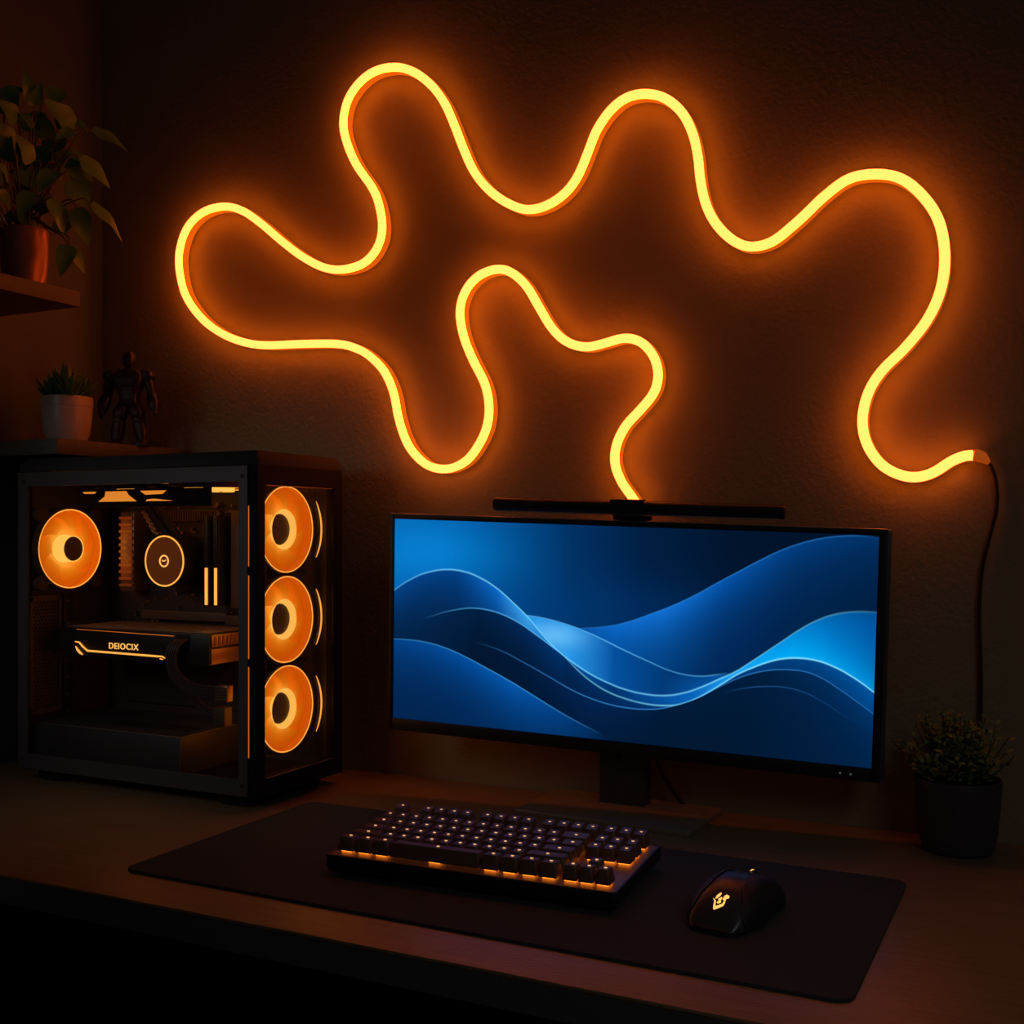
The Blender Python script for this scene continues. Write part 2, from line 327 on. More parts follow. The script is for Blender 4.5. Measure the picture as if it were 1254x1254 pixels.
# fans: axis along local +Z, which looks out of the fan
def make_fan(recessed):
    f = MB(); n = 48; R = .0612; Ro = .0645
    f.loft([[(r * math.cos(2 * PI * i / n), r * math.sin(2 * PI * i / n), z) for i in range(n)] for r, z in
            ((R, .001), (Ro, .001), (Ro, -.022), (R, -.022), (R, .001))], False, False)
    for sx in (-1, 1):
        for sy in (-1, 1):
            f.lathe([(.0105, -.021), (.0115, -.020), (.0115, -.001), (.0105, 0)], 20, (sx * .0512, sy * .0512, 0))
            f.lathe([(.0022, 0), (.0022, .0008)], 10, (sx * .0525, sy * .0525, 0))
    fan = f.build('fan', M['fan_frame'], pc)
    g = MB(); g.lathe([(.0605, -.016), (.0, -.016)], 48, cap0=False, cap1=False)
    g.loft([[(.0608 * math.cos(2 * PI * i / n), .0608 * math.sin(2 * PI * i / n), z) for i in range(n)] for z in (-.016, -.002)], False, False)
    g.build('light_diffuser', M['fan_glow'], fan)
    r = MB(); r.tube([(.0598 * math.cos(2 * PI * i / 64), .0598 * math.sin(2 * PI * i / 64), .0005) for i in range(64)], .0009, 6, closed=True)
    r.build('light_ring', M['lit'], fan)
    bl = MB(); nb_ = 7; r0 = .0270 if recessed else .0300
    for k in range(nb_):
        a0 = 2 * PI * k / nb_; rows = []
        for i in range(9):
            t = i / 8; rad = r0 + (.0578 - r0) * t; sweep = .55 * t ** 1.3
            row = []
            for j in range(6):
                s_ = j / 5; ang = a0 + sweep + (s_ - .5) * (.80 - .02 * t)
                row.append((rad * math.cos(ang), rad * math.sin(ang), -.0145 + .009 * s_ * (1 - .25 * t) + .0015 * math.sin(PI * s_)))
            rows.append(row)
        vs = [p for rw in rows for p in rw]; fs = [(i * 6 + j, i * 6 + j + 1, (i + 1) * 6 + j + 1, (i + 1) * 6 + j) for i in range(8) for j in range(5)]
        bl.add(vs, fs)
    bl.build('fan_blades', M['fan_blade'], fan, 60)
    h = MB()
    if recessed:
        h.cur = 1; h.lathe([(.0285, -.0042), (.0275, -.0035), (.0218, -.0120)], 40, cap0=False, cap1=False)
        h.cur = 0; h.lathe([(.0219, -.0118), (.0212, -.0108), (0.0001, -.0104)], 40, cap0=False, cap1=False)
        h.lathe([(.0022, -.0105), (.0018, -.0098)], 12)
    else:
        h.cur = 1; h.lathe([(.0215, -.0150), (.0195, .004), (.0200, .0065), (.0188, .0068), (.0186, .0058)], 40, cap0=False, cap1=False)
        h.cur = 0; h.lathe([(.0188, .0058), (0.0001, .0062)], 40, cap0=False, cap1=False); h.lathe([(.0022, .006), (.0018, .0072)], 12)
    h.build('fan_hub', [M['hub'], M['hub_lit']], fan, 30)
    return fan
def put(o, p, rot):
    o.location = (p[0] - pb[0], p[1] - pb[1], p[2] - pb[2]); o.rotation_euler = rot
front = make_fan(True)
for k, z in enumerate((.372, .246, .121)):
    f = front if k == 0 else copy_tree(front, pc)
    put(f, (X1 - .026, 1.2625, z), (0, PI / 2, 0))
rear = make_fan(False); put(rear, (-1.366, 1.2395, .3425), (0, PI / 2, 0))
for k, x in enumerate((-1.218, -1.090)):
    f = copy_tree(rear, pc); put(f, (x, 1.262, .4315), (PI, 0, .5 * k)); f.scale = (.98, .98, .8)
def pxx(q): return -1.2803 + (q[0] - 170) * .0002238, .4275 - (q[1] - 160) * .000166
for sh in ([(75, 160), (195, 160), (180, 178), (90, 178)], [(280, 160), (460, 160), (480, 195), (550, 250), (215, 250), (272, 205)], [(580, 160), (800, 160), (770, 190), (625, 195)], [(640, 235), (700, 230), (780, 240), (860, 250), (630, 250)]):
    b = MB(); b.prism([pxx(q) for q in sh], 0, .0008)  # added glowing plates imitate fan light reflected through the frame
    o = b.build('fan_reflection_plate', M['top_reflection'], pc, 0); o.matrix_local = Matrix.Translation((-pb[0], 1.2045 - pb[1], 0)) @ Matrix.Rotation(PI / 2, 4, 'X')
b = MB(); b.box(-1.285, -1.06, 1.2055, 1.2095, .405, .4365, .001); P(b, 'radiator_rail', M['chassis'])
# arc lights beside the front fans
for z in (.372, .246, .121):
    b = MB(); pts = []
    for i in range(21):
        a = D2R(-36 + 72 * i / 20); pts.append((X1 - .016, 1.2625 + .0685 * math.cos(a), z + .0685 * math.sin(a)))
    b.tube(pts, [.0004 + .0010 * math.sin(PI * i / 20) ** .5 for i in range(21)], 6); P(b, 'arc_light', M['lit'])
# radiator above the fans
b = MB(); b.box(-1.30, -1.0, 1.19, 1.325, .438, .4545, .001); P(b, 'radiator', M['steel_in'])
# rear panel: perforated sheet and slot covers
b = MB()
b.box(X0 + .001, X0 + .003, Y0 + .01, Y1 - .01, .03, .456)
P(b, 'rear_panel', M['steel_in'])
b = MB(); xv = X0 + .014
ys, zs = 1.1805, .105
b.box(xv, xv + .002, 1.176, 1.181, .098, .270); b.box(xv, xv + .002, 1.229, 1.234, .098, .270)
b.box(xv, xv + .002, 1.176, 1.232, .264, .272); b.box(xv, xv + .002, 1.176, 1.232, .095, .102)
hr = .0036; row = 0; z = zs
while z < .262:
    y = ys + (hr * .866 if row % 2 else 0)
    while y < 1.228:
        ring = [(y + hr * math.sin(PI / 3 * i), z + hr * math.cos(PI / 3 * i)) for i in range(6)]
        ri = [(y + hr * .68 * math.sin(PI / 3 * i), z + hr * .68 * math.cos(PI / 3 * i)) for i in range(6)]
        vs = [(xv + .0008, *p) for p in ring] + [(xv + .0008, *p) for p in ri]
        b.add(vs, [(i, (i + 1) % 6, 6 + (i + 1) % 6, 6 + i) for i in range(6)])
        y += hr * 1.732
    z += hr * 1.5; row += 1
P(b, 'vent_grille', M['chip'], smooth=0)
b = MB(); b.box(X0 + .013, X0 + .020, 1.236, 1.252, .075, .272, .0008); br = P(b, 'slot_bracket', M['black'])
for z in (.262, .20, .172, .145, .118, .092):
    b = MB(); b.box(X0 + .020, X0 + .0212, 1.2405, 1.2445, z - .0015, z + .0015); P(b, 'screw', M['chip'], br)
# power supply shroud
b = MB(); b.box(X0 + .006, -1.0937, 1.183, Y1 - .021, .030, .0842, .0012); ps = P(b, 'power_supply_shroud', M['metal'])
b = MB(); b.tube([(X0 + .03, 1.1835, .0838), (-1.0942, 1.1835, .0838)], .0007, 6); P(b, 'front_edge_glint', M['brushed'], ps)  # three added bright tubes stand in for reflected glints on the shroud edges
b = MB(); b.tube([(-1.0942, 1.184, .0838), (-1.0942, Y1 - .022, .0838)], .0007, 6); P(b, 'side_edge_glint', M['brushed'], ps)
b = MB(); b.tube([(-1.0942, 1.1835, .0305), (-1.0942, 1.1835, .0838)], .0006, 6); P(b, 'corner_glint', M['brushed'], ps)
b = MB()
for i in range(26):
    for j in range(3): b.box(-1.27 + i * .0062, -1.2665 + i * .0062, 1.22 + j * .012, 1.229 + j * .012, .0842, .0846)
P(b, 'vent_slots', M['matte'], ps, smooth=0)
# motherboard
b = MB(); b.box(-1.345, -1.02, 1.334, 1.337, .098, .425); mbd = P(b, 'motherboard', M['pcb'])
b = MB(); rnd = random.Random(3)
for i in range(190):
    x = rnd.uniform(-1.335, -1.03); z = rnd.uniform(.225, .42); w = rnd.choice((.002, .003, .005, .008)); h_ = rnd.choice((.002, .003, .004)); dd = rnd.uniform(.002, .007)
    b.box(x, x + w, 1.334 - dd, 1.334, z, z + h_)
for i in range(16):
    b.lathe([(.0028, 0), (.0028, .0)], 4)
tag(P(b, 'board_components', M['chip'], mbd, smooth=0), kind='stuff')
#                                                           # capacitors, lit from above
for (x, z) in ((-1.155, .238), (-1.144, .236), (-1.165, .240), (-1.134, .243), (-1.285, .30), (-1.152, .410), (-1.15, .395), (-1.28, .232)):
    b = MB(); b.X = Matrix.Translation((x, 1.334, z)) @ Matrix.Rotation(PI / 2, 4, 'X'); b.lathe([(.0032, 0), (.0034, .009), (.0028, .0098)], 14); P(b, 'capacitor', M['chip'], mbd)
# socket area plates
b = MB(); b.box(-1.262, -1.15, 1.326, 1.334, .385, .402, .001)
for i in range(22): b.box(-1.258 + i * .0048, -1.2555 + i * .0048, 1.3235, 1.326, .387, .400)
P(b, 'heatsink', M['fan_frame'], mbd)
b = MB(); b.box(-1.325, -1.296, 1.300, 1.334, .275, .400, .002)
for i in range(11): b.box(-1.3245, -1.297, 1.297, 1.300, .283 + i * .0105, .287 + i * .0105)
P(b, 'heatsink', M['chip'], mbd)
b = MB(); b.box(-1.30, -1.13, 1.32, 1.334, .232, .246, .001); b.box(-1.13, -1.04, 1.318, 1.334, .228, .243, .001); P(b, 'heatsink', M['fan_frame'], mbd)
b = MB(); b.box(-1.235, -1.165, 1.325, 1.334, .275, .36, .002); P(b, 'cpu_bracket', M['matte'], mbd)
b = MB(); b.box(-1.105, -1.085, 1.30, 1.334, .255, .40, .002); P(b, 'heatsink', M['fan_frame'], mbd)
b = MB()
for i in range(6): b.tube(smooth_path([(-1.075, 1.30, .33 - i * .006), (-1.045, 1.28, .335 - i * .006), (-1.02, 1.29, .32 - i * .007)], .006), .0022, 6)
for i in range(4): b.tube(smooth_path([(-1.075, 1.29, .375 - i * .006), (-1.045, 1.275, .378 - i * .006), (-1.02, 1.29, .36 - i * .007)], .006), .0022, 6)
P(b, 'power_cables', M['strand'], label='dark strands beside the memory modules')
# cpu pump
pm = MB(); pm.X = Matrix.Translation((-1.203, 1.27, .3248)) @ Matrix.Rotation(PI / 2, 4, 'X')
pm.lathe([(.036, -.055), (.037, -.05), (.037, -.004), (.0395, -.003), (.040, .000), (.039, .0015)], 48)
pump = P(pm, 'cpu_pump', M['black'])
pm = MB(); pm.X = Matrix.Translation((-1.203, 1.2684, .3248)) @ Matrix.Rotation(PI / 2, 4, 'X'); pm.lathe([(.0358, 0), (.0358, .001)], 48); P(pm, 'pump_cap', M['pump_face'], pump)
def circ(c, r, n=48): return [(c[0] + r * math.cos(2 * PI * i / n), c[1], c[2] + r * math.sin(2 * PI * i / n)) for i in range(n)]
b = MB(); b.tube(circ((-1.203, 1.2675, .3248), .0372), .0012, 6, closed=True); P(b, 'light_ring', M['lit'], pump)
b = MB(); b.tube(circ((-1.203, 1.2670, .3248), .0082, 32), .0012, 6, closed=True)
b.tube(smooth_path([(-1.2063, 1.2667, .3262), (-1.2048, 1.2667, .3240), (-1.2030, 1.2667, .3254), (-1.2015, 1.2667, .3243), (-1.1997, 1.2667, .3266)], .001), .0008, 6)
P(b, 'round_emblem', M['logo'], pump)
# coolant hoses
for dx, m in ((0, 0), (.016, 0)):
    b = MB(); b.tube(smooth_path([(-1.212 + dx, 1.29, .358), (-1.226 + dx * 1.2, 1.285, .378), (-1.243 + dx * 1.2, 1.28, .40), (-1.262 + dx, 1.285, .418), (-1.285 + dx, 1.29, .436)], .004), .0062, 12)
    P(b, 'coolant_hose', M['rubber'])
b = MB()
for k in range(5):
    t = k / 4; b.X = Matrix.Translation((-1.247 + .020 * t, 1.274, .396 - .028 * t)) @ Matrix.Rotation(D2R(35), 4, 'Y'); b.box(-.0075, .0075, -.002, .004, -.002, .002, .0008); b.X = Matrix.Identity(4)
P(b, 'hose_clamp', M['chip'])
# memory
def ram(x0, x1):
    b = MB(); b.box(x0, x1, 1.289, 1.334, .258, .392, .001); b.box(x0 + .001, x1 - .001, 1.286, 1.289, .315, .392, .0005)
    r = P(b, 'memory_module', M['black'])
    b = MB(); xm = (x0 + x1) / 2
    b.prism([(xm - .0021, .260), (xm + .0016, .260), (xm + .0016, .317), (xm - .0021, .322)], 0, .0022)
    o = b.build('light_bar', M['lit'], r, 0); o.matrix_local = Matrix.Translation((0, 1.2888, 0)) @ Matrix.Rotation(PI / 2, 4, 'X')
    return r
ram(-1.1445, -1.1352); ram(-1.1265, -1.1175)
# graphics card
gy = 1.210
b = MB(); b.prism([(-1.3527, 0), (-1.0661, 0), (-1.0661, .0015), (-1.3527, .0015)], 0, .001)
b = MB()
b.box(-1.3527, -1.0661, gy, 1.330, .1815, .2255, .0015)
b.box(-1.36, -1.352, gy + .01, 1.33, .178, .232, .001)
gpu = P(b, 'graphics_card', M['black'])
b = MB(); b.box(-1.345, -1.075, gy + .006, 1.325, .2255, .2268, .0005)
for i in range(5): b.box(-1.33 + i * .05, -1.30 + i * .05, gy + .02, gy + .045 + .02 * (i % 2), .2268, .2275, .0003)
P(b, 'backplate', M['stand'], gpu)
b = MB(); b.box(-1.0661, -1.0640, gy + .003, 1.328, .1830, .2040, .0004); b.box(-1.0661, -1.0635, gy + .003, 1.328, .2075, .224, .0004)
for i in range(14): b.box(-1.0636, -1.0625, gy + .008 + i * .0085, gy + .012 + i * .0085, .209, .222)
P(b, 'end_plate', M['chip'], gpu)
b = MB(); b.box(-1.125, -1.10, gy - .001, gy + .01, .2075, .2235, .0006); P(b, 'power_socket', M['matte'], gpu)
def strip(mb, pts, w, y0=1.2088):
    """flat lit strip on the card's front"""
    n = len(pts); up = []; dn = []
    for k, (x, z) in enumerate(pts):
        a = pts[max(k - 1, 0)]; c = pts[min(k + 1, n - 1)]; t = Vector((c[0] - a[0], c[1] - a[1])).normalized(); nn = Vector((-t.y, t.x)) * (w[k] / 2)
        up.append((x + nn.x, y0, z + nn.y)); dn.append((x - nn.x, y0, z - nn.y))
    for k in range(n - 1):
        q = [up[k], up[k + 1], dn[k + 1], dn[k]]
        mb.add(q + [(x, y + .0012, z) for x, y, z in q], [(0, 1, 2, 3), (4, 7, 6, 5), (0, 4, 5, 1), (1, 5, 6, 2), (2, 6, 7, 3), (3, 7, 4, 0)])
b = MB()
strip(b, [(-1.3234, .2045), (-1.315, .2036), (-1.3075, .1975), (-1.2981, .1918), (-1.16, .1903), (-1.1517, .1905), (-1.1394, .1852)], [.0012, .0022, .0026, .0026, .0026, .0018, .0008])
strip(b, [(-1.3222, .1975), (-1.3185, .1925), (-1.313, .1880), (-1.3078, .1856)], [.0008, .0034, .0034, .0010])
strip(b, [(-1.156, .1872), (-1.1505, .1862)], [.0014, .0010])
P(b, 'light_bar', M['lit'], gpu, smooth=0)
b = MB(); strip(b, [(-1.3199, .2230), (-1.1304, .2206)], [.0007, .0011]); P(b, 'edge_light', M['lit_dim'], gpu, smooth=0)
fc = bpy.data.curves.new('card_text', 'FONT'); fc.body = 'DEIOCIX'; fc.size = .0125; fc.extrude = .0004; fc.offset = .00012; fc.space_character = 1.15
fo = bpy.data.objects.new('card_text', fc); col.objects.link(fo)
me = bpy.data.meshes.new_from_object(fo); col.objects.unlink(fo); bpy.data.objects.remove(fo)
xs = [v.co.x for v in me.vertices]; w_ = max(xs) - min(xs); sc_ = .0576 / w_
for v in me.vertices: v.co.x = (v.co.x - min(xs)) * sc_ if False else v.co.x
mnx = min(v.co.x for v in me.vertices)
for v in me.vertices: v.co.x = (v.co.x - mnx) * sc_
me.materials.clear(); me.materials.append(M['logo'])
lg = bpy.data.objects.new('logo_text', me); col.objects.link(lg); lg.parent = gpu; lg.location = (-1.2544, 1.2092, .1972); lg.rotation_euler = (PI / 2, 0, 0)
# card power cable strands
for i in range(5):
    o_ = i * .0042
    b = MB(); b.tube(smooth_path([(-1.1215 + o_, 1.2085, .2155), (-1.124 + o_, 1.196, .210), (-1.1285 + o_, 1.193, .1876), (-1.119 + o_, 1.194, .163 + o_ * .3), (-1.088 + o_ * .6, 1.197, .1425 + o_ * .8), (-1.0406, 1.20, .139 + o_ * .9)], .004), .0021, 8)
    P(b, 'power_cable', M['strand'])
for i in range(3):
    b = MB(); b.tube(smooth_path([(-1.119 + i * .006, 1.205, .165), (-1.105 + i * .005, 1.21, .138 + i * .002), (-1.085 + i * .003, 1.213, .120 + i * .003), (-1.0575, 1.216, .108 + i * .004)], .004), .0018, 8)
    P(b, 'power_cable', M['strand'])
b = MB(); b.box(-1.0406, -1.020, 1.194, 1.206, .136, .158, .001)
for i in range(5): b.box(-1.041, -1.019, 1.1925, 1.194, .1378 + i * .004, .1398 + i * .004)
P(b, 'cable_comb', M['chip'])
b = MB(); b.box(-1.0585, -1.037, 1.208, 1.224, .098, .125, .001); P(b, 'cable_comb', M['fan_frame'])
# ------------------------------------------------------------------ monitor
def wallpaper():
    m = bpy.data.materials.new('blue_wave_screen'); m.use_nodes = True; nt = m.node_tree; N = nt.nodes; L = nt.links
    b = N['Principled BSDF']; b.inputs['Base Color'].default_value = (.004, .004, .006, 1); b.inputs['Roughness'].default_value = .35; b.inputs['Specular IOR Level'].default_value = .2
    uvn = N.new('ShaderNodeTexCoord'); sp = N.new('ShaderNodeSeparateXYZ'); L.new(uvn.outputs['UV'], sp.inputs[0])
    U, V = sp.outputs[0], sp.outputs[1]
    def math_(op, a, b_=None, c=None, clamp=False):
        n = N.new('ShaderNodeMath'); n.operation = op; n.use_clamp = clamp
        for i, x in enumerate((a, b_, c)):
            if x is None: continue
            if isinstance(x, (int, float)): n.inputs[i].default_value = x
            else: L.new(x, n.inputs[i])
        return n.outputs[0]
    def ramp(stops):
        n = N.new('ShaderNodeValToRGB'); r = n.color_ramp; r.interpolation = 'EASE' if False else 'LINEAR'
        while len(r.elements) < len(stops): r.elements.new(.5)
        for e, (p, c) in zip(r.elements, stops):
            e.position = p; e.color = lin(c)[:3] + ((c[3] if len(c) > 3 else 1),)
        L.new(U, n.inputs[0]); return n
    def vramp(stops):      # a plain 0..1 value along u
        n = ramp([(p, (0, 0, 0)) for p, _ in stops])
        for e, (_, v) in zip(n.color_ramp.elements, stops): e.color = (v, v, v, 1)
        return n.outputs[0]
    def curve(pts):
        n = N.new('ShaderNodeFloatCurve'); c = n.mapping.curves[0]
        pts = [(min(max(x, 0), 1), y) for x, y in pts]
        c.points[0].location = pts[0]; c.points[-1].location = pts[-1]
        for p in pts[1:-1]: c.points.new(*p)
        n.mapping.extend = 'HORIZONTAL'; n.mapping.update(); L.new(U, n.inputs['Value']); return n.outputs[0]
    def mixc(f, a, b_, mode='MIX'):
        n = N.new('ShaderNodeMix'); n.data_type = 'RGBA'; n.blend_type = mode; n.clamp_factor = True
        if isinstance(f, (int, float)): n.inputs[0].default_value = f
        else: L.new(f, n.inputs[0])
        for k, x in ((6, a), (7, b_)):
            if isinstance(x, tuple): n.inputs[k].default_value = x
            else: L.new(x, n.inputs[k])
        return n.outputs[2]
    def blob(cx, cy, rx, ry):
        dx = math_('DIVIDE', math_('SUBTRACT', U, cx), rx); dy = math_('DIVIDE', math_('SUBTRACT', V, cy), ry)
        d = math_('ADD', math_('MULTIPLY', dx, dx), math_('MULTIPLY', dy, dy))
        return math_('POWER', 2.718, math_('MULTIPLY', d, -1.0))
    base = ramp([(0, (0, 96, 175)), (.12, (0, 88, 165)), (.25, (0, 74, 140)), (.4, (0, 48, 98)), (.55, (0, 30, 66)), (.72, (0, 20, 44)), (1, (0, 16, 38))]).outputs[0]
    c = mixc(math_('MULTIPLY', blob(.08, .84, .16, .17), .75), base, lin((4, 134, 215)))
    c = mixc(math_('MULTIPLY', blob(.42, .60, .28, .16), .35), c, lin((0, 62, 128)))
    def layer(c, pts, edge, deep, k, line, alpha=None, lw=.0045, lcol=(90, 190, 255), k2=None):
        y = curve(pts); d = math_('SUBTRACT', y, V)                   # > 0 below the curve
        inside = math_('MULTIPLY', d, 260, clamp=True)
        if alpha is not None: inside = math_('MULTIPLY', inside, alpha)
        fall = math_('POWER', 2.718, math_('MULTIPLY', math_('MAXIMUM', d, 0), -k))
        fill = mixc(fall, deep.outputs[0], edge.outputs[0])
        c = mixc(inside, c, fill)
        q = math_('DIVIDE', d, lw * .8); g = math_('POWER', 2.718, math_('MULTIPLY', math_('MULTIPLY', q, q), -1))
        return mixc(math_('MULTIPLY', g, line), c, lin(lcol)), d
    # far right wave
    c, _ = layer(c, C6, ramp([(.37, (0, 60, 125)), (.5, (10, 104, 200)), (.6, (16, 112, 212)), (.72, (4, 84, 170)), (.85, (2, 62, 128)), (1, (0, 48, 100))]),
                 ramp([(.4, (0, 66, 135)), (.55, (0, 58, 118)), (.7, (0, 36, 80)), (1, (0, 28, 60))]), 7.5,
                 vramp([(.37, 0), (.43, .25), (.55, .6), (.8, .5), (.95, .35), (1, .1)]), vramp([(.36, 0), (.40, 1)]), .004, (45, 140, 235))
    # upper middle wave
    c, d5 = layer(c, C5, ramp([(.27, (20, 140, 225)), (.40, (35, 150, 235)), (.5, (4, 78, 154)), (.62, (0, 52, 110)), (.74, (0, 80, 160))]),
                 ramp([(.3, (70, 175, 240)), (.40, (40, 150, 230)), (.5, (2, 80, 158)), (.6, (0, 58, 120)), (.72, (20, 120, 210))]), 9,
                 vramp([(.29, 0), (.31, .6), (.5, .75), (.6, .4), (.7, .45), (.73, 0)]), vramp([(.285, 0), (.30, 1), (.715, 1), (.735, 0)]), .004)
    c = mixc(math_('MULTIPLY', math_('MULTIPLY', blob(.372, .475, .055, .055), .55), math_('MULTIPLY', d5, 120, clamp=True)), c, lin((120, 205, 250)))
    # main bright wave
    c, _ = layer(c, C1, ramp([(0, (0, 66, 135)), (.15, (0, 66, 138)), (.24, (10, 104, 200)), (.31, (60, 165, 240)), (.38, (10, 90, 175)), (.5, (0, 52, 110)), (.66, (6, 96, 185)), (.75, (35, 150, 235)), (.83, (0, 112, 205)), (.92, (0, 84, 160)), (1, (0, 72, 142))]),
                 ramp([(0, (0, 24, 50)), (.2, (0, 34, 72)), (.3, (0, 60, 120)), (.45, (0, 34, 74)), (.6, (0, 50, 105)), (.72, (10, 150, 235)), (.84, (0, 150, 235)), (.93, (0, 100, 190)), (1, (0, 84, 165))]), 7.5,
                 vramp([(0, .35), (.12, .65), (.26, .9), (.36, 1), (.5, .65), (.64, .7), (.71, .95), (.8, .55), (.92, .3), (1, .15)]), None, .0048, (110, 210, 255))
    # glow resting on the lower bright line at right
    y2 = curve(C2F); d2 = math_('SUBTRACT', V, y2)
    g2 = math_('MULTIPLY', math_('POWER', 2.718, math_('MULTIPLY', math_('MAXIMUM', d2, 0), -9)), math_('GREATER_THAN', math_('SUBTRACT', curve(C1), V), 0))
    c = mixc(math_('MULTIPLY', g2, vramp([(.68, 0), (.78, .7), (.85, .85), (.95, .65), (1, .55)])), c, lin((0, 178, 250)))
    # dark body under the second left ridge
    c, _ = layer(c, C4, ramp([(0, (0, 24, 48)), (.18, (0, 28, 60)), (.3, (0, 42, 90)), (.37, (0, 50, 110))]),
                 ramp([(0, (0, 20, 42)), (.3, (0, 20, 44)), (.4, (0, 24, 50))]), 9,
                 vramp([(.07, 0), (.14, .25), (.22, .5), (.30, .65), (.37, .8), (.38, 0)]), vramp([(.05, 0), (.20, 1)]), .004)
    c, _ = layer(c, C2F, ramp([(.39, (0, 44, 96)), (.5, (0, 44, 96)), (.62, (0, 60, 125)), (.72, (0, 60, 125)), (.82, (0, 62, 125)), (1, (0, 84, 160))]),
                 ramp([(.39, (0, 26, 60)), (.6, (0, 34, 74)), (.75, (0, 40, 84)), (.9, (0, 42, 88)), (1, (0, 60, 120))]), 12,
                 vramp([(.385, 0), (.42, .5), (.55, .5), (.65, .8), (.74, .9), (.82, 1), (.95, 1), (1, .9)]), vramp([(.385, 0), (.395, 1)]), .0046, (120, 220, 255))
    c, _ = layer(c, C3, ramp([(.18, (0, 20, 44)), (.3, (0, 26, 58)), (.45, (0, 36, 82)), (.6, (0, 26, 56)), (.8, (0, 30, 62)), (1, (0, 52, 105))]),
                 ramp([(.2, (0, 18, 40)), (.45, (0, 20, 42)), (.6, (0, 22, 46)), (.8, (0, 22, 48)), (1, (0, 28, 62))]), 6,
                 vramp([(.19, 0), (.28, .3), (.45, .55), (.6, .5), (.68, .2), (.76, .4), (.88, .35), (1, .3)]), vramp([(.18, 0), (.26, 1)]), .0036, (60, 150, 235))
    c, _ = layer(c, C8, ramp([(.7, (0, 24, 52)), (1, (0, 38, 80))]), ramp([(.7, (0, 24, 50)), (1, (0, 32, 68))]), 8,
                 vramp([(.72, 0), (.78, .3), (.88, .22), (.97, 0)]), vramp([(.72, 0), (.8, .6)]), .0034, (50, 120, 200))
    c, _ = layer(c, C7, ramp([(0, (0, 66, 138)), (.15, (0, 78, 160)), (.28, (4, 88, 176)), (.42, (0, 54, 112)), (.5, (0, 36, 74))]),
                 ramp([(0, (0, 34, 74)), (.2, (0, 34, 74)), (.4, (0, 40, 84)), (.5, (0, 32, 68))]), 8,
                 vramp([(0, .3), (.15, .5), (.3, .6), (.42, .3), (.48, 0)]), vramp([(.44, 1), (.50, 0)]), .004, (70, 165, 245))
    L.new(c, b.inputs['Emission Color']); b.inputs['Emission Strength'].default_value = 1.0
    return m
def thin(P_, n=15):
    return P_ if len(P_) <= n else [P_[round(i * (len(P_) - 1) / (n - 1))] for i in range(n)]
C1 = [(0, .643), (.0391, .7011), (.0771, .7389), (.1243, .7595), (.1663, .7535), (.2034, .7264), (.2401, .6819), (.2767, .6183), (.3129, .5477), (.3399, .482), (.3666, .4236), (.3931, .3772), (.4237, .3349), (.4498, .3035), (.4841, .272), (.518, .2485), (.56, .2335), (.6041, .2341), (.6416, .2532), (.6785, .2891), (.7149, .3339), (.743, .3693), (.7707, .4156), (.806, .4776), (.8331, .5256), (.8639, .5794), (.8944, .6226), (.9247, .6518), (.9623, .6691), (1, .6714)]
C2F = [(0, .99), (.2, .9), (.3, .68), (.34, .52), (.3666, .43), (.3931, .3752), (.4239, .3137), (.4499, .2709), (.4843, .2302), (.5182, .2059), (.5664, .1879), (.596, .1865), (.6295, .1964), (.6625, .2271), (.695, .2735), (.7232, .3196), (.7471, .3589), (.7788, .3975), (.8063, .4257), (.8337, .4445), (.8648, .452), (.8957, .4465), (.9264, .4257), (.9569, .3924), (1, .3283)]
C3 = [(0, .43), (.10, .425), (.1913, .4107), (.2189, .4005), (.2554, .3781), (.3007, .3354), (.3543, .2803), (.4071, .2241), (.4504, .1899), (.4932, .1685), (.5353, .1604), (.5666, .1625), (.5961, .1721), (.6295, .1964), (.6665, .2327), (.7152, .2992), (.7472, .3402), (.779, .3705), (.8105, .3894), (.8419, .3971), (.873, .3947), (.9039, .3731), (.9347, .3336), (.9652, .2899), (1, .235)]
C4 = [(0, .46), (.0783, .5153), (.116, .5459), (.1487, .5656), (.1811, .5773), (.2179, .5747), (.2544, .5565), (.2907, .5229), (.3266, .4751), (.3622, .4237), (.3931, .3742), (.4239, .3127), (.4499, .2699), (.4843, .2292), (.5182, .2049), (.5664, .1869), (.596, .1855), (.6295, .1954), (.70, .15), (1, .15)]
C5 = [(0, .54), (.2, .565), (.28, .563), (.3083, .5596), (.3439, .5522), (.3878, .5339), (.4313, .5063), (.4743, .4704), (.5168, .4303), (.5737, .3816), (.6075, .3543), (.641, .3387), (.6741, .3365), (.7067, .3493), (.735, .3652), (.8, .39), (1, .39)]
C6 = [(0, .5), (.3705, .5101), (.4053, .5127), (.4484, .5214), (.4824, .5334), (.516, .5527), (.5764, .6075), (.6223, .6552), (.6634, .7055), (.7039, .7626), (.7439, .8171), (.7834, .8701), (.8225, .9177), (.8611, .9539), (.8994, .9786), (.9373, .9913), (.9673, .9942), (1, .9883)]
C7 = [(0, .397), (.0406, .3985), (.0789, .3928), (.1263, .3708), (.1732, .3342), (.2195, .2902), (.2652, .2448), (.3104, .1951), (.3551, .144), (.3992, .0957), (.4427, .0544), (.4941, .0137), (.55, 0), (1, 0)]
C8 = [(0, 0), (.6, .2), (.7235, .2726), (.7556, .296), (.7953, .3132), (.8346, .3182), (.8736, .303), (.9046, .2728), (.9354, .2337), (.966, .1904), (1, .15)]

MC = Vector((-.5111, 1.345, .2321)); MROT = Euler((.0457, .0345, .0839), 'XYZ')
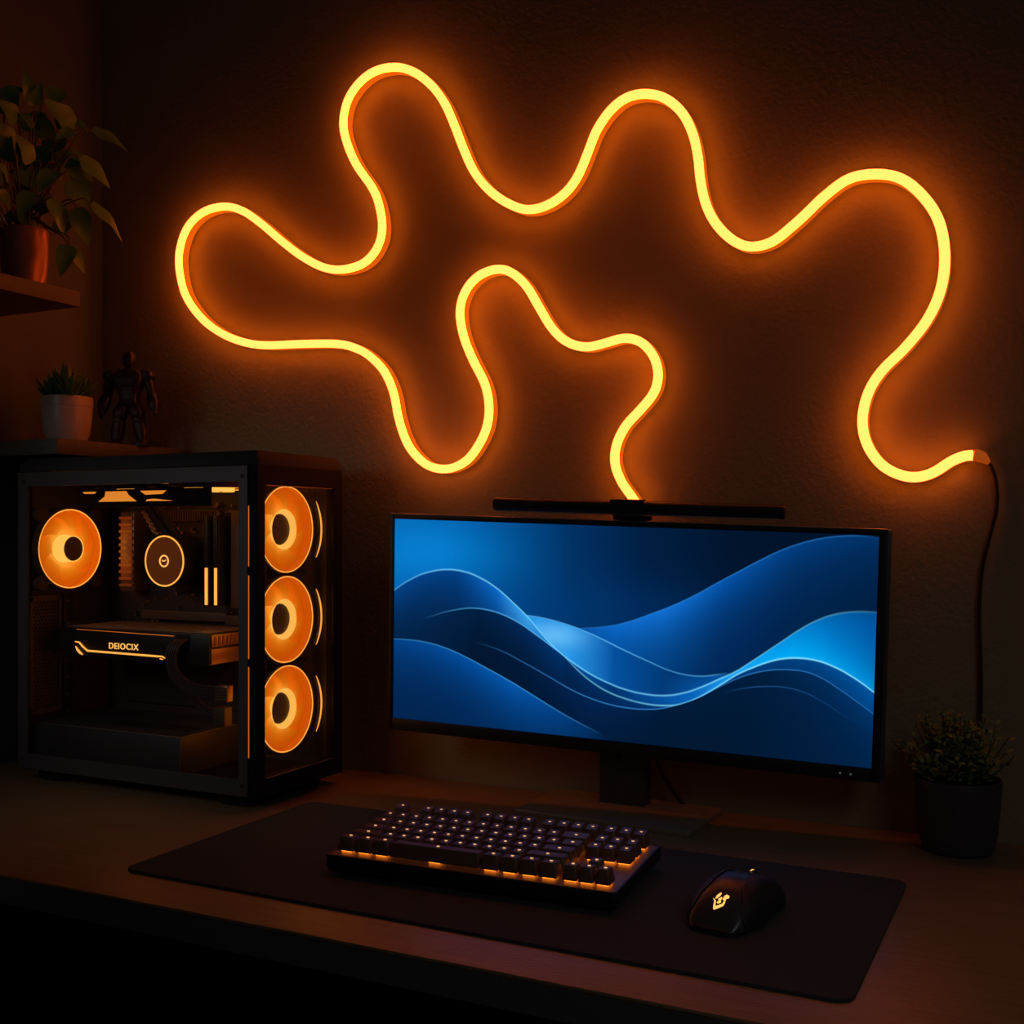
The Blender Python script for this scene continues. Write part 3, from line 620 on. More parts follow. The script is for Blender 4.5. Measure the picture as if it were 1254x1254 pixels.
# orientation: roll, then tilt, then turn
MM = Matrix.Rotation(.0839, 4, 'Z') @ Matrix.Rotation(.0457, 4, 'X') @ Matrix.Rotation(.0345, 4, 'Y')
W, Hh = .6575, .3016
mon = thing('ultrawide_monitor', 'wide black monitor on a stand showing flowing blue waves', 'monitor', (-.516, 1.385, 0))
mbase = Vector((-.516, 1.385, 0)); MX = Matrix.Translation(MC - mbase) @ MM
sx0, sx1, sz0, sz1 = -W / 2 + .0062, W / 2 - .0135, -Hh / 2 + .0165, Hh / 2 - .0072
def frame_mb(y0, y1):
    b = MB()
    b.box(-W / 2, sx0, y0, y1, -Hh / 2, Hh / 2, .0008); b.box(sx1, W / 2 - .004, y0, y1, -Hh / 2, Hh / 2, .0008)
    b.box(sx0, sx1, y0, y1, sz1, Hh / 2, .0006); b.box(sx0, sx1, y0, y1, -Hh / 2, sz0, .0006); return b
o = frame_mb(0, .012).build('bezel', M['black'], mon); o.matrix_local = MX; bez = o
b = MB(); b.box(-W / 2 + .001, W / 2, .0035, .020, -Hh / 2 + .001, Hh / 2 - .0008, .0012); o = b.build('back_housing', M['metal'], mon); o.matrix_local = MX
b = MB(); b.box(-.09, .09, .020, .030, -.075, .07, .004); o = b.build('rear_cover', M['matte'], mon); o.matrix_local = MX
b = MB(); b.tube([(-W / 2 + .001, .0008, Hh / 2 - .0002), (W / 2 - .004, .0008, Hh / 2 - .0002)], .0007, 8); o = b.build('top_glint_tube', M['brushed'], mon); o.matrix_local = MX  # bright tube added to catch a neon glint along the bezel top
me = bpy.data.meshes.new('screen'); me.from_pydata([(sx0, .0030, sz0), (sx1, .0030, sz0), (sx1, .0030, sz1), (sx0, .0030, sz1)], [], [(0, 1, 2, 3)])
uvl = me.uv_layers.new(name='UVMap')
for i, c_ in enumerate(((0, 0), (1, 0), (1, 1), (0, 1))): uvl.data[i].uv = c_
me.materials.append(wallpaper()); scr = bpy.data.objects.new('screen', me); col.objects.link(scr); scr.parent = mon; scr.matrix_local = MX
scr['label'] = 'lit screen with blue wave wallpaper'
for x, m_ in ((W / 2 - .062, M['matte']), (W / 2 - .049, M['led_green']), (W / 2 - .037, M['led_green'])):
    b = MB(); b.lathe([(.0013, 0), (.0013, .0005)], 10)
    o = b.build('status_light', m_, bez, loc=(x, 0, -Hh / 2 + .0075), rot=(PI / 2, 0, 0))
# stand: neck with a cable slot, base plate
b = MB(); nx0, nx1, ny0, ny1 = -.040, .024, .010, .036
b.box(nx0, -.0135, ny0, ny1, .006, .30, .0015); b.box(-.0085, nx1, ny0, ny1, .006, .30, .0015)
b.box(nx0 + .002, nx1 - .002, ny0 + .0008, ny1 - .001, .006, .067); b.box(nx0 + .002, nx1 - .002, ny0 + .0008, ny1 - .001, .100, .30)
b.build('stand_neck', M['metal'], mon)
b = MB(); b.X = Matrix.Translation((-.004, -.013, 0)) @ Matrix.Rotation(D2R(-2.2), 4, 'Z')
pl = rrect(.240, .134, .004, 3); b.loft([[(x * s_, y * s_, z) for x, y in pl] for z, s_ in ((0, .995), (.0008, 1), (.0058, 1), (.0066, .994))])
b.build('stand_base', M['stand'], mon)
b = MB(); b.tube(smooth_path([(.024, .034, .105), (.036, .030, .060), (.052, .034, .030), (.066, .050, .0045), (.085, .054, .003)], .004), .0026, 8); b.build('power_cord', M['cord'], mon)

# light bar clamped on top of the monitor
bar = thing('monitor_light_bar', 'slim black cylindrical lamp bar clamped on top of the wide monitor', 'lamp', tuple(MC + MM @ Vector((0, 0, Hh / 2))))
BX = MM.to_3x3().to_4x4(); b = MB()
bx0, bx1, bz, by = -.1735, .206, .0172, .002
b.X = Matrix.Translation((bx0, by, bz)) @ Matrix.Rotation(PI / 2, 4, 'Y')
b.lathe([(.0078, 0), (.0088, .001), (.0088, bx1 - bx0 - .001), (.0078, bx1 - bx0)], 28)
o = b.build('lamp_tube', M['black'], bar); o.matrix_local = BX
b = MB(); b.box(bx0 + .004, bx1 - .006, by - .004, by + .0015, bz - .0096, bz - .0080); o = b.build('light_strip', M['brushed'], bar); o.matrix_local = BX
b = MB(); xc = .0098; b.box(xc - .019, xc + .019, -.002, .012, .0010, bz + .001, .002); b.box(xc - .022, xc + .021, -.006, .010, bz + .0072, bz + .0103, .001)
b.box(xc + .012, xc + .030, .001, .010, .0010, .007, .001); b.box(xc - .018, xc + .018, .0215, .034, -.008, .012, .002); b.box(xc - .018, xc + .018, .008, .034, .0010, .012, .002)
o = b.build('clamp', M['matte'], bar); o.matrix_local = BX

# ------------------------------------------------------------------ desk mat
b = MB(); pl = rrect(.770, .338, .016, 6)
b.loft([[(x * s_, y * s_, z) for x, y in pl] for z, s_ in ((0, 1), (.0025, 1.0005), (.0032, .998))])
dm = b.build('desk_mat', M['pad'], loc=(-.5305, 1.068, 0), rot=(0, 0, D2R(-.4)))
tag(dm, 'large black cloth desk mat under the keyboard and mouse', 'desk mat')
PZ = .0032

# ------------------------------------------------------------------ keyboard
kb = thing('mechanical_keyboard', 'compact black mechanical keyboard with orange backlight on the desk mat', 'keyboard', (-.5490, 1.073, PZ + .0031), (D2R(2.2), 0, D2R(2.6)))
KW, KD = .328, .158; KZ = .0035
b = MB(); pl = rrect(KW, KD, .005, 4)
b.loft([[(x * s_, y * s_, z) for x, y in pl] for z, s_ in ((KZ - .0005, .985), (KZ + .003, 1), (.0155 + KZ, 1), (.0165 + KZ, .997))], True, False)
pl2 = rrect(KW - .005, KD - .005, .003, 4)
b.loft([[(x * .997, y * .997, .0165 + KZ) for x, y in pl], [(x, y, .0165 + KZ) for x, y in pl2], [(x, y, .0150 + KZ) for x, y in pl2]], False, False)
b.build('case', M['case_kb'], kb)
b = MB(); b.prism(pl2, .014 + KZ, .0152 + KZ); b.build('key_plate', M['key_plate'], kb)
for sx in (-1, 1):
    for sy in (-1, 1):
        b = MB(); z_ = -.0 if sy < 0 else -.0; b.lathe([(.006, -.0052 if sy > 0 else -.0002), (.006, KZ + .001)], 14, (sx * (KW / 2 - .02), sy * (KD / 2 - .015), 0)); b.build('rubber_foot', M['rubber'], kb)
KL, KR, KF, KB_ = .006, .011, .013, .003
u = (KW - KL - KR) / 18.25; rp = (KD - KF - KB_) / 6.35
rows = [  # (row centre in pitches from the front, [(x start in units, width)])
    (0, [(0, 1.25), (1.25, 1.25), (2.5, 1.25), (3.75, 6.25), (10, 1.25), (11.25, 1.25), (12.5, 1.25), (13.75, 1.25), (15.25, 1), (16.25, 1), (17.25, 1)]),
    (1, [(0, 2.25)] + [(2.25 + i, 1) for i in range(10)] + [(12.25, 2.75), (16.25, 1)]),
    (2, [(0, 1.75)] + [(1.75 + i, 1) for i in range(11)] + [(12.75, 2.25)]),
    (3, [(0, 1.5)] + [(1.5 + i, 1) for i in range(12)] + [(13.5, 1.5), (15.25, 1), (16.25, 1), (17.25, 1)]),
    (4, [(i, 1) for i in range(13)] + [(13, 2), (15.25, 1), (16.25, 1), (17.25, 1)]),
    (5.35, [(0, 1)] + [(2 + i, 1) for i in range(4)] + [(6.5 + i, 1) for i in range(4)] + [(11 + i, 1) for i in range(4)] + [(15.25, 1), (16.25, 1), (17.25, 1)])]
keymesh = {}
def key_proto(w, rowi):
    k = (w, rowi)
    if k in keymesh: return keymesh[k]
    wx = w * u - .0013; dy = rp - .0026; tilt = (.0010, .0004, 0, -.0004, -.0010, -.0014)[rowi]
    hgt = (.0135, .0125, .0122, .0125, .0132, .0145)[rowi]
    b = MB(); rings = []
    for z, ix, iy, oy in ((0, 0, 0, 0), (.0012, .0000, .0000, 0), (hgt * .6, .0024, .0030, .0004), (hgt - .0006, .0040, .0050, .0010), (hgt, .0048, .0058, .0010)):
        rings.append([(x, y + oy, z + (tilt * y / dy * -2 if z > hgt * .8 else 0)) for x, y in rrect(wx - ix, dy - iy, .0016, 3)])
    b.loft(rings, False, False)
    # dished top
    top = rings[-1]; cen = (0, .001, hgt - .0006); b.add(top + [cen], [(i, (i + 1) % len(top), len(top)) for i in range(len(top))])
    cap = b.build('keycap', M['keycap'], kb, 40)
    lg_ = MB(); lx = -.0000
    lg_.prism([(-.0016, -.0008), (.0004, -.0011), (.0017, -.0004), (.0013, .0010), (.0002, .0006), (-.0013, .0011)], 0, .0005)
    lo = lg_.build('legend', M['legend'], cap, 0, loc=(lx, .0030, hgt - .0005))
    sw = MB(); sw.box(-.0062, .0062, -.0072, .0066, -.0019, .0004, .0005)
    for dx in (-.0045, .0045): sw.box(dx - .0014, dx + .0014, -.0078, -.0056, -.0016, -.0006, .0003)
    so = sw.build('switch', M['switch'], cap)
    keymesh[k] = cap
    return cap
used_proto = set()
for ri, (rc, keys) in enumerate(rows):
    for kx, kw in keys:
        first = (kw, ri) not in keymesh
        pr = key_proto(kw, ri)
        c_ = pr if first else copy_tree(pr, kb)
        c_.location = (-KW / 2 + KL + (kx + kw / 2) * u, -KD / 2 + KF + (rc + .5) * rp, .0176 + KZ)

# ------------------------------------------------------------------ mouse
ms = thing('computer_mouse', 'black ergonomic mouse with a glowing emblem on the desk mat', 'mouse', (-.2775, 1.052, PZ), (0, 0, D2R(-9)))
ML = .128
def mouse_sec(t, inset=0, n=36):
    """cross section at t (0 = back, 1 = front): superellipse dome"""
    y = -ML / 2 + ML * t
    w = .0335 * (max(0, 1 - abs(2 * t - .92) ** 3.2 if t < .46 else 1 - abs((t - .46) / .54) ** 5 * .55)) ** (.5 if t < .46 else 1)
    w *= 1 - .10 * math.exp(-((t - .62) / .16) ** 2)
    h = .0405 * (max(0.0, math.sin(PI * min(1, (t * .62 + .0) / .30) / 2)) ** .75 if t < .30 / .62 else 1 - .62 * ((t - .4839) / .5161) ** 1.7)
    w = max(w, .001) - inset; h = max(h, .004) - inset
    out = []
    for i in range(n + 1):
        a = PI * i / n; ca, sa = math.cos(a), math.sin(a)
        out.append((w * math.copysign(abs(ca) ** .72, ca), y, .004 + (h - .004) * abs(sa) ** .80))
    return out
ts = [0.004, .02, .05, .09, .14, .2, .27, .34, .41, .48, .55, .62, .69, .76, .83, .89, .94, .975, 1.0]
b = MB(); b.loft([mouse_sec(t) for t in ts]); b.build('shell', M['mouse'], ms, 50)
# side grip: offset skin over the lower right flank
def grip(sgn, name):
    b = MB(); rings = []
    for t in [.12 + .80 * i / 16 for i in range(17)]:
        s_ = mouse_sec(t, -.0010); n = len(s_); top = .20 + .22 * math.sin(PI * min(1, (t - .12) / .8)) ** .6
        k = max(3, int(n * top)); pts = s_[:7 + 0] if False else [s_[round(j * k / 8)] for j in range(9)]
        if sgn < 0: pts = [(-x, y, z) for x, y, z in pts]
        rings.append(pts)
    b.loft(rings, False, False, closed=False)
    return b.build(name, M['mouse_side'], ms, 60)
grip(1, 'side_grip'); grip(-1, 'side_grip')
for sg in (1, -1):                                                    # raised edge where shell and grip meet
    ed = []
    for t in [.12 + .80 * i / 16 for i in range(17)]:
        s_ = mouse_sec(t, -.0012); top = .20 + .22 * math.sin(PI * min(1, (t - .12) / .8)) ** .6; p_ = s_[max(3, int(len(s_) * top))]; ed.append((sg * p_[0], p_[1], p_[2]))
    b = MB(); b.tube(smooth_path(ed, .003), .0004, 6); b.build('grip_edge', M['pot_edge'], ms)
b = MB(); pl = [(x * .94, y) for x, y, z in []]
foot = []
for t in ts: w_ = mouse_sec(t)[0][0]; foot.append((w_ * .93, -ML / 2 + ML * t))
poly = foot + [(-x, y) for x, y in reversed(foot)]
b.prism(poly, 0, .0055); b.build('base_plate', M['matte'], ms)
b = MB(); b.X = Matrix.Translation((0, .034, .0248)) @ Matrix.Rotation(PI / 2, 4, 'Y'); b.lathe([(.0085, -.0035), (.0095, -.0025), (.0095, .0025), (.0085, .0035)], 24)
b.X = Matrix.Identity(4); wh = b.build('scroll_wheel', M['rubber'], ms)
b = MB(); b.X = Matrix.Translation((.0, .034, .0248)) @ Matrix.Rotation(PI / 2, 4, 'Y'); b.tube([(.0096 * math.cos(D2R(a)), .0096 * math.sin(D2R(a)), 0) for a in range(100, 200, 8)], .0006, 6)
b.X = Matrix.Identity(4); b.build('wheel_light', M['logo'], wh)
b = MB(); b.tube([(0, -ML / 2 + ML * t, mouse_sec(t)[18][2] + .0001) for t in (.62, .68, .9, .96)], .0007, 6); b.build('button_seam', M['matte'], ms)
# glowing crest on the hump, laid on the shell
def on_shell(x, y):
    t = (y + ML / 2) / ML; s_ = mouse_sec(t); best = min(s_, key=lambda p: abs(p[0] - x) + (0 if p[2] > .015 else 1)); 
    i = s_.index(best); j = i + 1 if s_[i][0] > x else i - 1
    a_, c_ = s_[i], s_[j]; f_ = 0 if a_[0] == c_[0] else (x - a_[0]) / (c_[0] - a_[0])
    return a_[2] + (c_[2] - a_[2]) * f_
b = MB()
# outlines of the crest in emblem units
shapes = [[(-7.5, 3), (-5, .5), (-3.8, -4.4), (-2.4, -6), (2, -4.2), (6.5, -1.8), (7.2, 1.6), (5.4, 2.2), (4.8, -.4), (1, -2.2), (-1.8, -3.2), (-3.6, 1.2)],
          [(-5, 5), (-3.4, 7.4), (-1.5, 9.2), (-.5, 8.5), (-1, 6), (-3, 3.6), (-5, 3)],
          [(3.2, 3.4), (3.6, 6.5), (5.5, 8.2), (9, 7.5), (9.2, 5.4), (6.6, 4.6), (7, 2.6), (5, 2.8)],
          [(-1.5, 2.8), (1.2, 5.2), (2.2, 4.6), (1.6, 2.2), (2.8, .8), (.2, -.8), (-1.8, 0), (-.4, 1.4)]]
from mathutils.geometry import tessellate_polygon
ex, ey, es_ = .0004, -.0440, .00086
for sh in shapes:
    pts = [(ex + x * es_, ey + y * es_ * 1.15) for x, y in sh]
    tri = tessellate_polygon([[Vector((x, y, 0)) for x, y in pts]])
    lo = [(x, y, on_shell(x, y) + .0004) for x, y in pts]; n = len(lo)
    b.add(lo + [(x, y, z - .0006) for x, y, z in lo], [tuple(t) for t in tri] + [(i, (i + 1) % n, n + (i + 1) % n, n + i) for i in range(n)])
b.build('glowing_emblem', M['logo'], ms, 0)
LEAVES= [((-1.37, 1.174, 1.001), (-1.364, 1.153, 1.043), 0.018), ((-1.36, 1.168, 0.997), (-1.354, 1.174, 1.034), 0.012), ((-1.32, 1.238, 0.976), (-1.314, 1.303, 0.97), 0.022), ((-1.33, 1.223, 0.931), (-1.324, 1.277, 0.907), 0.025), ((-1.31, 1.225, 0.86), (-1.304, 1.283, 0.825), 0.027), ((-1.35, 1.228, 0.906), (-1.344, 1.251, 0.869), 0.03), ((-1.33, 1.216, 0.856), (-1.324, 1.235, 0.808), 0.025), ((-1.32, 1.194, 0.794), (-1.314, 1.175, 0.748), 0.022), ((-1.33, 1.203, 0.796), (-1.324, 1.227, 0.763), 0.016), ((-1.35, 1.188, 0.865), (-1.344, 1.207, 0.821), 0.029), ((-1.36, 1.24, 0.986), (-1.354, 1.188, 1.009), 0.03), ((-1.34, 1.222, 0.975), (-1.334, 1.186, 0.953), 0.015), ((-1.38, 1.261, 1.008), (-1.374, 1.282, 1.0), 0.018), ((-1.34, 1.143, 0.902), (-1.334, 1.119, 0.932), 0.024), ((-1.36, 1.203, 0.924), (-1.354, 1.273, 0.952), 0.027), ((-1.35, 1.215, 0.92), (-1.344, 1.263, 0.915), 0.025), ((-1.34, 1.185, 0.905), (-1.334, 1.153, 0.867), 0.022), ((-1.36, 1.127, 0.924), (-1.354, 1.097, 0.949), 0.026), ((-1.38, 1.152, 0.971), (-1.374, 1.122, 0.99), 0.026), ((-1.39, 1.212, 0.967), (-1.384, 1.2, 1.0), 0.027), ((-1.34, 1.105, 0.868), (-1.334, 1.08, 0.883), 0.023), ((-1.36, 1.164, 0.869), (-1.354, 1.136, 0.829), 0.024), ((-1.4, 1.229, 0.955), (-1.394, 1.252, 0.987), 0.028), ((-1.38, 1.159, 0.883), (-1.374, 1.183, 0.913), 0.027), ((-1.38, 1.189, 0.848), (-1.374, 1.209, 0.877), 0.022), ((-1.38, 1.141, 0.848), (-1.374, 1.111, 0.856), 0.024), ((-1.39, 1.235, 0.83), (-1.384, 1.259, 0.864), 0.02), ((-1.4, 1.183, 0.972), (-1.394, 1.201, 1.002), 0.027), ((-1.4, 1.216, 0.914), (-1.394, 1.242, 0.939), 0.028), ((-1.42, 1.246, 1.047), (-1.414, 1.273, 1.065), 0.023), ((-1.42, 1.168, 0.995), (-1.414, 1.18, 1.037), 0.022)]
# ------------------------------------------------------------------ plants
def leaf(mb, base, tip, width, nrm, droop=.25, fold=.18, heart=True, nu=9):
    """pointed leaf from base to tip; nrm = side its face looks to"""
    B, T = Vector(base), Vector(tip); ax = T - B; Lg = ax.length; ax.normalize()
    n = (nrm - ax * nrm.dot(ax)).normalized(); s_ = ax.cross(n)
    rows = []
    for i in range(nu + 1):
        t = i / nu
        if heart: w = width / 2 * (math.sin(PI * t ** .62) ** .85) * (1 - .18 * t)
        else: w = width / 2 * math.sin(PI * t ** .8)
        bend = -droop * Lg * (t - .35) ** 2 + droop * Lg * .1225
        c = B + ax * (Lg * t) + n * bend
        row = []
        for j in (-1, -.5, 0, .5, 1):
            row.append(tuple(c + s_ * (w * j) + n * (-abs(j) ** 1.5 * w * fold * -1 - .12 * w * math.sin(t * 9) * abs(j)) - (ax * (w * .35 * abs(j)) if heart and t < .3 else Vector((0, 0, 0))) * (1 - t / .3 if t < .3 else 0)))
        rows.append(row)
    vs = [p for r in rows for p in r]; fs = [(i * 5 + j, i * 5 + j + 1, (i + 1) * 5 + j + 1, (i + 1) * 5 + j) for i in range(nu) for j in range(4)]
    mb.add(vs, fs)
# trailing plant in a copper pot on the upper shelf
PP = Vector((-1.400, 1.1834, .7262))
pl_ = thing('potted_pothos', 'large leafy green plant in a shiny copper pot on the upper shelf', 'plant', tuple(PP))
b = MB(); b.lathe([(.022, 0), (.026, .003), (.032, .025), (.0345, .055), (.0345, .088), (.0335, .096), (.0315, .096), (.0318, .084), (.001, .083)], 40, cap1=False)
b.build('pot', M['copper'], pl_)
b = MB(); b.lathe([(.0316, .0845), (.02, .088), (.001, .089)], 24, cap0=False, cap1=False); b.build('soil', M['soil'], pl_)
lf = MB(); st = MB(); rnd = random.Random(11)
for (B, T, w) in LEAVES:
    B = Vector(B) - PP; T = Vector(T) - PP
    nrm = Vector((.75, -.55 + rnd.uniform(-.35, .35), .35 + rnd.uniform(-.25, .3)))
    ax = (T - B).normalized(); T2 = B + (T - B) * 1.12
    leaf(lf, B, T2, w * 1.35, nrm, .28)
    root = Vector((rnd.uniform(-.014, .014), rnd.uniform(-.014, .014), .086)); d_ = B - root
    mid = root + d_ * .55 + Vector((0, 0, .018 + .1 * max(0, .02 - d_.z * .1)))
    mid2 = B - (T - B).normalized() * .012 + Vector((0, 0, .002))
    st.tube(smooth_path([root, root + Vector((d_.x * .15, d_.y * .15, .03)), mid, mid2, B], .006), .0011, 6)
for i in range(46):                                                   # inner, shaded leaves
    a = rnd.uniform(0, 2 * PI); r = rnd.uniform(.01, .075); z = rnd.uniform(.10, .30)
    B = Vector((max(-.105, .75 * r * math.cos(a)), -.012 + r * math.sin(a) * 1.15, z)); L_ = rnd.uniform(.026, .042)
    T = B + Vector((rnd.uniform(-.3, .6), rnd.uniform(-.9, .9), rnd.uniform(-.7, .6))).normalized() * L_
    if T.x < -.108 : T.x = -.108
    leaf(lf, B, T, L_ * .62, Vector((.7, rnd.uniform(-.9, .2), rnd.uniform(0, .8))), .3)
    st.tube([(B.x * .2, B.y * .2, .086), (B.x * .7, B.y * .7, .086 + (z - .086) * .6), tuple(B)], .0009, 5)
lf.build('foliage', M['leaf'], pl_, 60); st.build('stems', M['stem'], pl_)

# succulent in a white pot
SP = Vector((-1.395, 1.2590, .5052))
su = thing('potted_succulent', 'small spiky succulent in a white ceramic pot on the corner shelf', 'plant', tuple(SP))
b = MB(); b.lathe([(.026, 0), (.0265, .003), (.0285, .004), (.0335, .016), (.0365, .036), (.0378, .055), (.0378, .0575), (.0384, .058), (.0384, .0725), (.0372, .0735), (.0355, .0735), (.0355, .064), (.001, .064)], 48, cap1=False)
b.build('pot', M['ceramic'], su)
b = MB(); b.lathe([(.0354, .065), (.02, .068), (.001, .069)], 24, cap0=False, cap1=False); b.build('soil', M['soil'], su)
b = MB(); rnd = random.Random(5)
for cx_, cy_, n_, sc_, zz in ((0, 0, 34, 1.0, .070), (-.022, -.010, 20, .75, .068), (.022, -.012, 20, .75, .068), (.014, .018, 16, .8, .068), (-.016, .018, 16, .8, .068)):
    for i in range(n_):
        k = i / n_; a = i * 2.39996; el = D2R(82 - 66 * k + rnd.uniform(-6, 6)); L_ = (.050 - .014 * k) * sc_ * rnd.uniform(.85, 1.1)
        dv = Vector((math.cos(a) * math.cos(el), math.sin(a) * math.cos(el), math.sin(el)))
        base = Vector((cx_, cy_, zz)) + dv * .004; r_ = .0064 * sc_
        pts = []; side = dv.cross(Vector((0, 0, 1))).normalized(); upv = side.cross(dv)
        rings = []
        for t, w_ in ((0, .5), (.25, .95), (.5, 1.0), (.75, .7), (.92, .32), (1, .04)):
            c_ = base + dv * (L_ * t) + Vector((0, 0, 1)) * (.006 * t * t * (1 - math.sin(el)) * 2)
            rings.append([tuple(c_ + side * (r_ * w_ * math.cos(q)) + upv * (r_ * .45 * w_ * math.sin(q))) for q in (0, PI / 3, 2 * PI / 3, PI, 4 * PI / 3, 5 * PI / 3)])
        b.loft(rings)
b.build('foliage', M['leaf_s'], su, 60)

# small shrub in a black pot at the right
BP = Vector((-.108, 1.3900, 0))
sh_ = thing('potted_shrub', 'bushy small leaved plant in a black pot right of the monitor', 'plant', tuple(BP))
b = MB(); b.lathe([(.036, 0), (.0395, .003), (.043, .02), (.0465, .055), (.0478, .076), (.0482, .082), (.0476, .084), (.0455, .084), (.0448, .074), (.001, .074)], 48, cap1=False)
b.build('pot', M['pot_black'], sh_)
b = MB(); b.lathe([(.0447, .075), (.03, .077), (.001, .078)], 24, cap0=False, cap1=False); b.build('soil', M['soil'], sh_)
lf = MB(); st = MB(); rnd = random.Random(21)
for i in range(100):
    a = rnd.uniform(0, 2 * PI); el = D2R(rnd.uniform(18, 88)); L_ = rnd.uniform(.052, .082) * (1.0 if el > .9 else .82)
    dv = Vector((math.cos(a) * math.cos(el), math.sin(a) * math.cos(el) * .75, math.sin(el) * .95))
    r0 = Vector((rnd.uniform(-.02, .02), rnd.uniform(-.02, .02), .076))
    pts = []
    for k in range(6):
        t = k / 5; p = r0 + dv * (L_ * t) + Vector((0, 0, .012 * t * t - .004 * t)) ; p.y = min(p.y, .049); pts.append(p)
    st.tube(pts, [.0009] * 3 + [.0007] * 3, 5)
    for k in range(13):
        t = .22 + .78 * k / 12; q = t * 5; ii = min(4, int(q)); p = pts[ii].lerp(pts[ii + 1], q - ii)
        ang = k * 2.4 + i; ld = (dv * .7 + Vector((math.cos(ang), math.sin(ang), .35 * math.sin(ang * 2)))).normalized(); l2 = rnd.uniform(.007, .0115)
        tp = p + ld * l2; 
        if tp.y > .052: tp.y = .052
        leaf(lf, p, tp, l2 * .52, Vector((rnd.uniform(-.4, .4), -.5, .8)), .2, heart=False, nu=4)
lf.build('foliage', M['leaf_b'], sh_, 60); st.build('stems', M['stem'], sh_)

# ------------------------------------------------------------------ toy robot figure
TP = Vector((-1.3405, 1.3350, .5052))
toy = thing('toy_robot', 'dark armoured toy robot figure standing on the corner shelf', 'figurine', tuple(TP), (0, 0, D2R(22)))
def sec(c, w, d_, rx=0, ry=0, n=4, k=.35):
    r = min(w, d_) * k; return [(c[0] + x, c[1] + y, c[2] + x * ry + y * rx) for x, y in rrect(w, d_, r, n)]
def limb(mb, pts):
    mb.loft([sec(p, w * 1.17, d_ * 1.15) for p, w, d_ in pts])
S = .1525 / .152
b = MB(); limb(b, [((0, 0, .064), .024, .017), ((0, -.001, .068), .030, .020), ((0, 0, .074), .026, .019), ((0, 0, .082), .026, .019), ((0, -.001, .092), .034, .022), ((0, -.001, .104), .044, .028), ((0, 0, .114), .047, .028), ((0, .001, .121), .034, .021), ((0, .001, .1245), .016, .014)])
torso = b.build('torso', M['toy'], toy, 40)
b = MB(); limb(b, [((.010, -.0135, .100), .012, .004), ((.0105, -.0145, .107), .016, .005), ((.010, -.0128, .1155), .013, .003)]); limb(b, [((-.010, -.0135, .100), .012, .004), ((-.0105, -.0145, .107), .016, .005), ((-.010, -.0128, .1155), .013, .003)])
for k in range(3): limb(b, [((0, -.0095 - .001 * k, .078 + k * .006), .014 + k * .002, .004), ((0, -.0095 - .001 * k, .0825 + k * .006), .014 + k * .003, .004)])
b.build('chest_plates', M['toy'], torso, 40)
b = MB(); limb(b, [((0, .001, .122), .009, .009), ((0, .001, .128), .009, .009)]); limb(b, [((0, -.001, .127), .010, .012), ((0, -.0015, .131), .0135, .0165), ((0, -.0005, .139), .0155, .018), ((0, .0005, .1465), .0145, .0165), ((0, .001, .151), .010, .011), ((0, .001, .1525), .005, .006)])
head = b.build('head', M['toy'], toy, 40)
b = MB(); b.box(-.006, .006, -.0105, -.0085, .1385, .1405, .0004); b.box(-.003, .003, -.0105, -.0085, .1305, .1335, .0004); b.build('visor', M['toy_dark'], head)
for s_ in (-1, 1):
    b = MB()
    limb(b, [((s_ * .0295, 0, .104), .013, .017), ((s_ * .0310, 0, .111), .018, .022), ((s_ * .0300, 0, .119), .016, .020), ((s_ * .0275, 0, .1225), .009, .012)])   # shoulder cap
    limb(b, [((s_ * .0365, .001, .083), .0105, .012), ((s_ * .0345, .001, .092), .013, .015), ((s_ * .0315, 0, .106), .012, .014)])
    limb(b, [((s_ * .0430, -.004, .056), .010, .011), ((s_ * .0420, -.003, .063), .0145, .016), ((s_ * .0395, -.001, .075), .0155, .017), ((s_ * .0370, .001, .084), .0115, .013)])
    arm = b.build('arm', M['toy'], toy, 40)
    b = MB(); limb(b, [((s_ * .0440, -.005, .0515), .0085, .012), ((s_ * .0432, -.0045, .0575), .0085, .011)])
    for q in range(4): b.tube([(s_ * .0440 + s_ * .001, -.009 + q * .003, .052), (s_ * .0452, -.009 + q * .003, .047 - .001 * (q in (1, 2))), (s_ * .0440, -.009 + q * .003, .0435)], .0014, 6)
    b.tube([(s_ * .0415, -.009, .055), (s_ * .0405, -.0115, .051), (s_ * .0412, -.012, .0475)], .0014, 6)
    b.build('hand', M['toy_dark'], arm, 40)
    b = MB()
    limb(b, [((s_ * .0155, -.001, .041), .0125, .013), ((s_ * .0145, -.002, .047), .0185, .019), ((s_ * .0125, -.001, .058), .021, .021), ((s_ * .0095, 0, .068), .0145, .016)])
    limb(b, [((s_ * .0210, 0, .009), .012, .014), ((s_ * .0205, .001, .016), .0155, .017), ((s_ * .0190, .001, .028), .0185, .019), ((s_ * .0170, -.001, .037), .0165, .017), ((s_ * .0160, -.002, .043), .0125, .013)])
    limb(b, [((s_ * .0165, -.0095, .0375), .009, .004), ((s_ * .0160, -.0105, .0425), .010, .005), ((s_ * .0155, -.0095, .0465), .007, .004)])
    leg = b.build('leg', M['toy'], toy, 40)
    b = MB(); limb(b, [((s_ * .0225, -.006, 0), .017, .030), ((s_ * .0225, -.006, .004), .0175, .030), ((s_ * .0220, -.003, .0075), .014, .020), ((s_ * .0212, .001, .011), .012, .013)]); b.build('foot', M['toy_dark'], leg, 40)

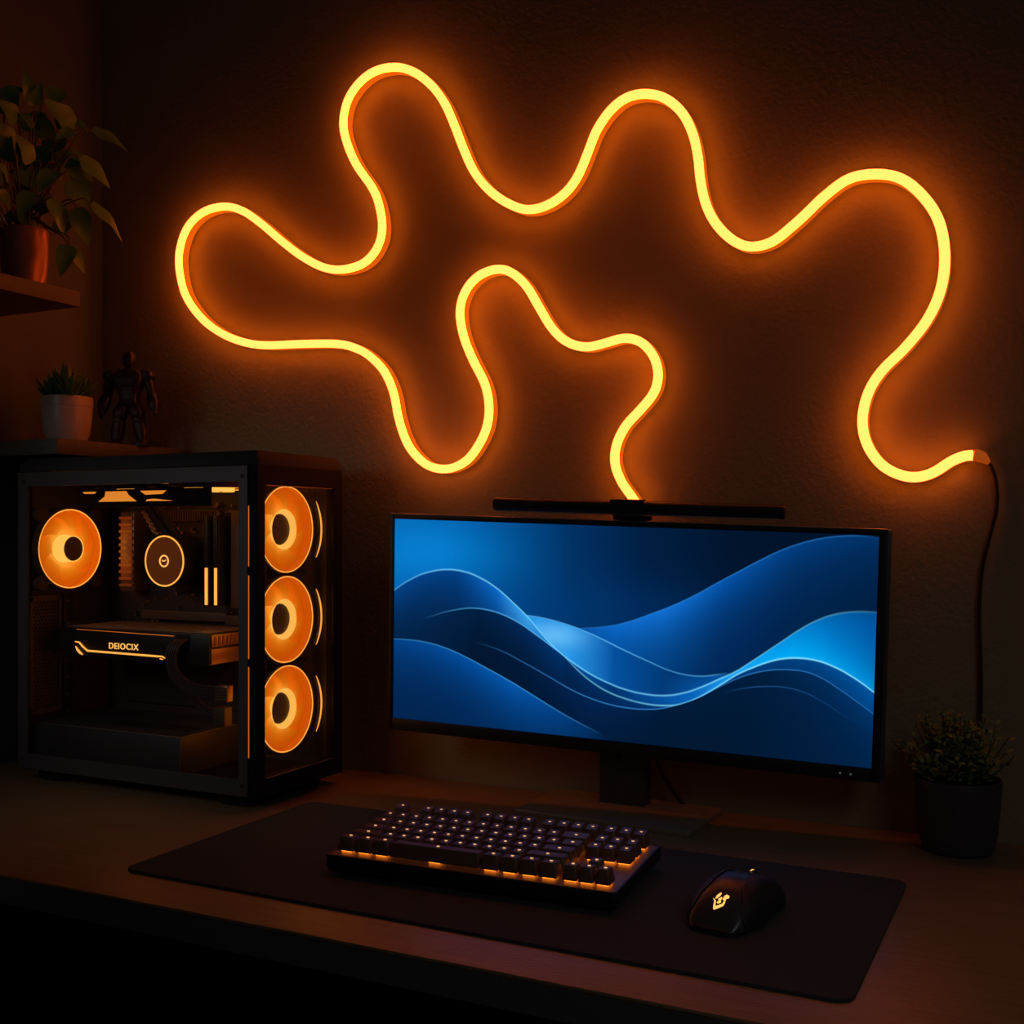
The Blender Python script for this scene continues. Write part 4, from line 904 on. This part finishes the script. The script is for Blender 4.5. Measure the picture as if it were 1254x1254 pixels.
# ------------------------------------------------------------------ light, camera, look
w = bpy.data.worlds.new('World'); scene.world = w; w.use_nodes = True
w.node_tree.nodes['Background'].inputs[0].default_value = (1, .95, .95, 1); w.node_tree.nodes['Background'].inputs[1].default_value = .011
def area(name, loc, target, size, power, color, size_y=None):
    ld = bpy.data.lights.new(name, 'AREA'); ld.energy = power; ld.color = color; ld.size = size
    if size_y: ld.shape = 'RECTANGLE'; ld.size_y = size_y
    lo = bpy.data.objects.new(name, ld); col.objects.link(lo); lo.location = loc
    lo.rotation_euler = (Vector(target) - Vector(loc)).to_track_quat('-Z', 'Y').to_euler(); return lo
area('room_light', (-1.3, .45, .55), (-1.17, 1.17, .24), .3, .085, (1, .93, .9)).data.spread = D2R(60)

area('desk_fill_light', (.75, .1, 1.15), (-.25, 1.08, 0), .5, .11, (.95, .95, 1)).data.spread = D2R(55)  # added fill for mouse and keyboard, no actual window
for nm, p_, e_ in (('case_fill_light', (-.986, 1.205, .27), .035), ('case_fill_light', (-1.17, 1.235, .4185), .02)):   # added point fills that strengthen the fans' glow inside the tower
    ld = bpy.data.lights.new(nm, 'POINT'); ld.energy = e_; ld.color = (1, .33, .05); ld.shadow_soft_size = .004
    lo = bpy.data.objects.new(nm, ld); col.objects.link(lo); lo.location = p_

cd = bpy.data.cameras.new('Camera'); cam = bpy.data.objects.new('Camera', cd); col.objects.link(cam)
cd.sensor_fit = 'HORIZONTAL'; cd.sensor_width = 36; cd.lens = 1367 / 1254 * 36; cd.shift_y = 23 / 1254
cam.location = (0, 0, .37); cam.rotation_euler = (PI / 2, 0, D2R(26.2)); cd.clip_start = .01
scene.camera = cam
scene.view_settings.view_transform = 'Standard'; scene.view_settings.look = 'None'
scene.view_settings.exposure = 0; scene.view_settings.gamma = 1
scene.cycles.use_denoising = True
scene.cycles.max_bounces = 8; scene.cycles.transparent_max_bounces = 12; scene.cycles.caustics_reflective = False; scene.cycles.caustics_refractive = False
scene.cycles.sample_clamp_indirect = 4
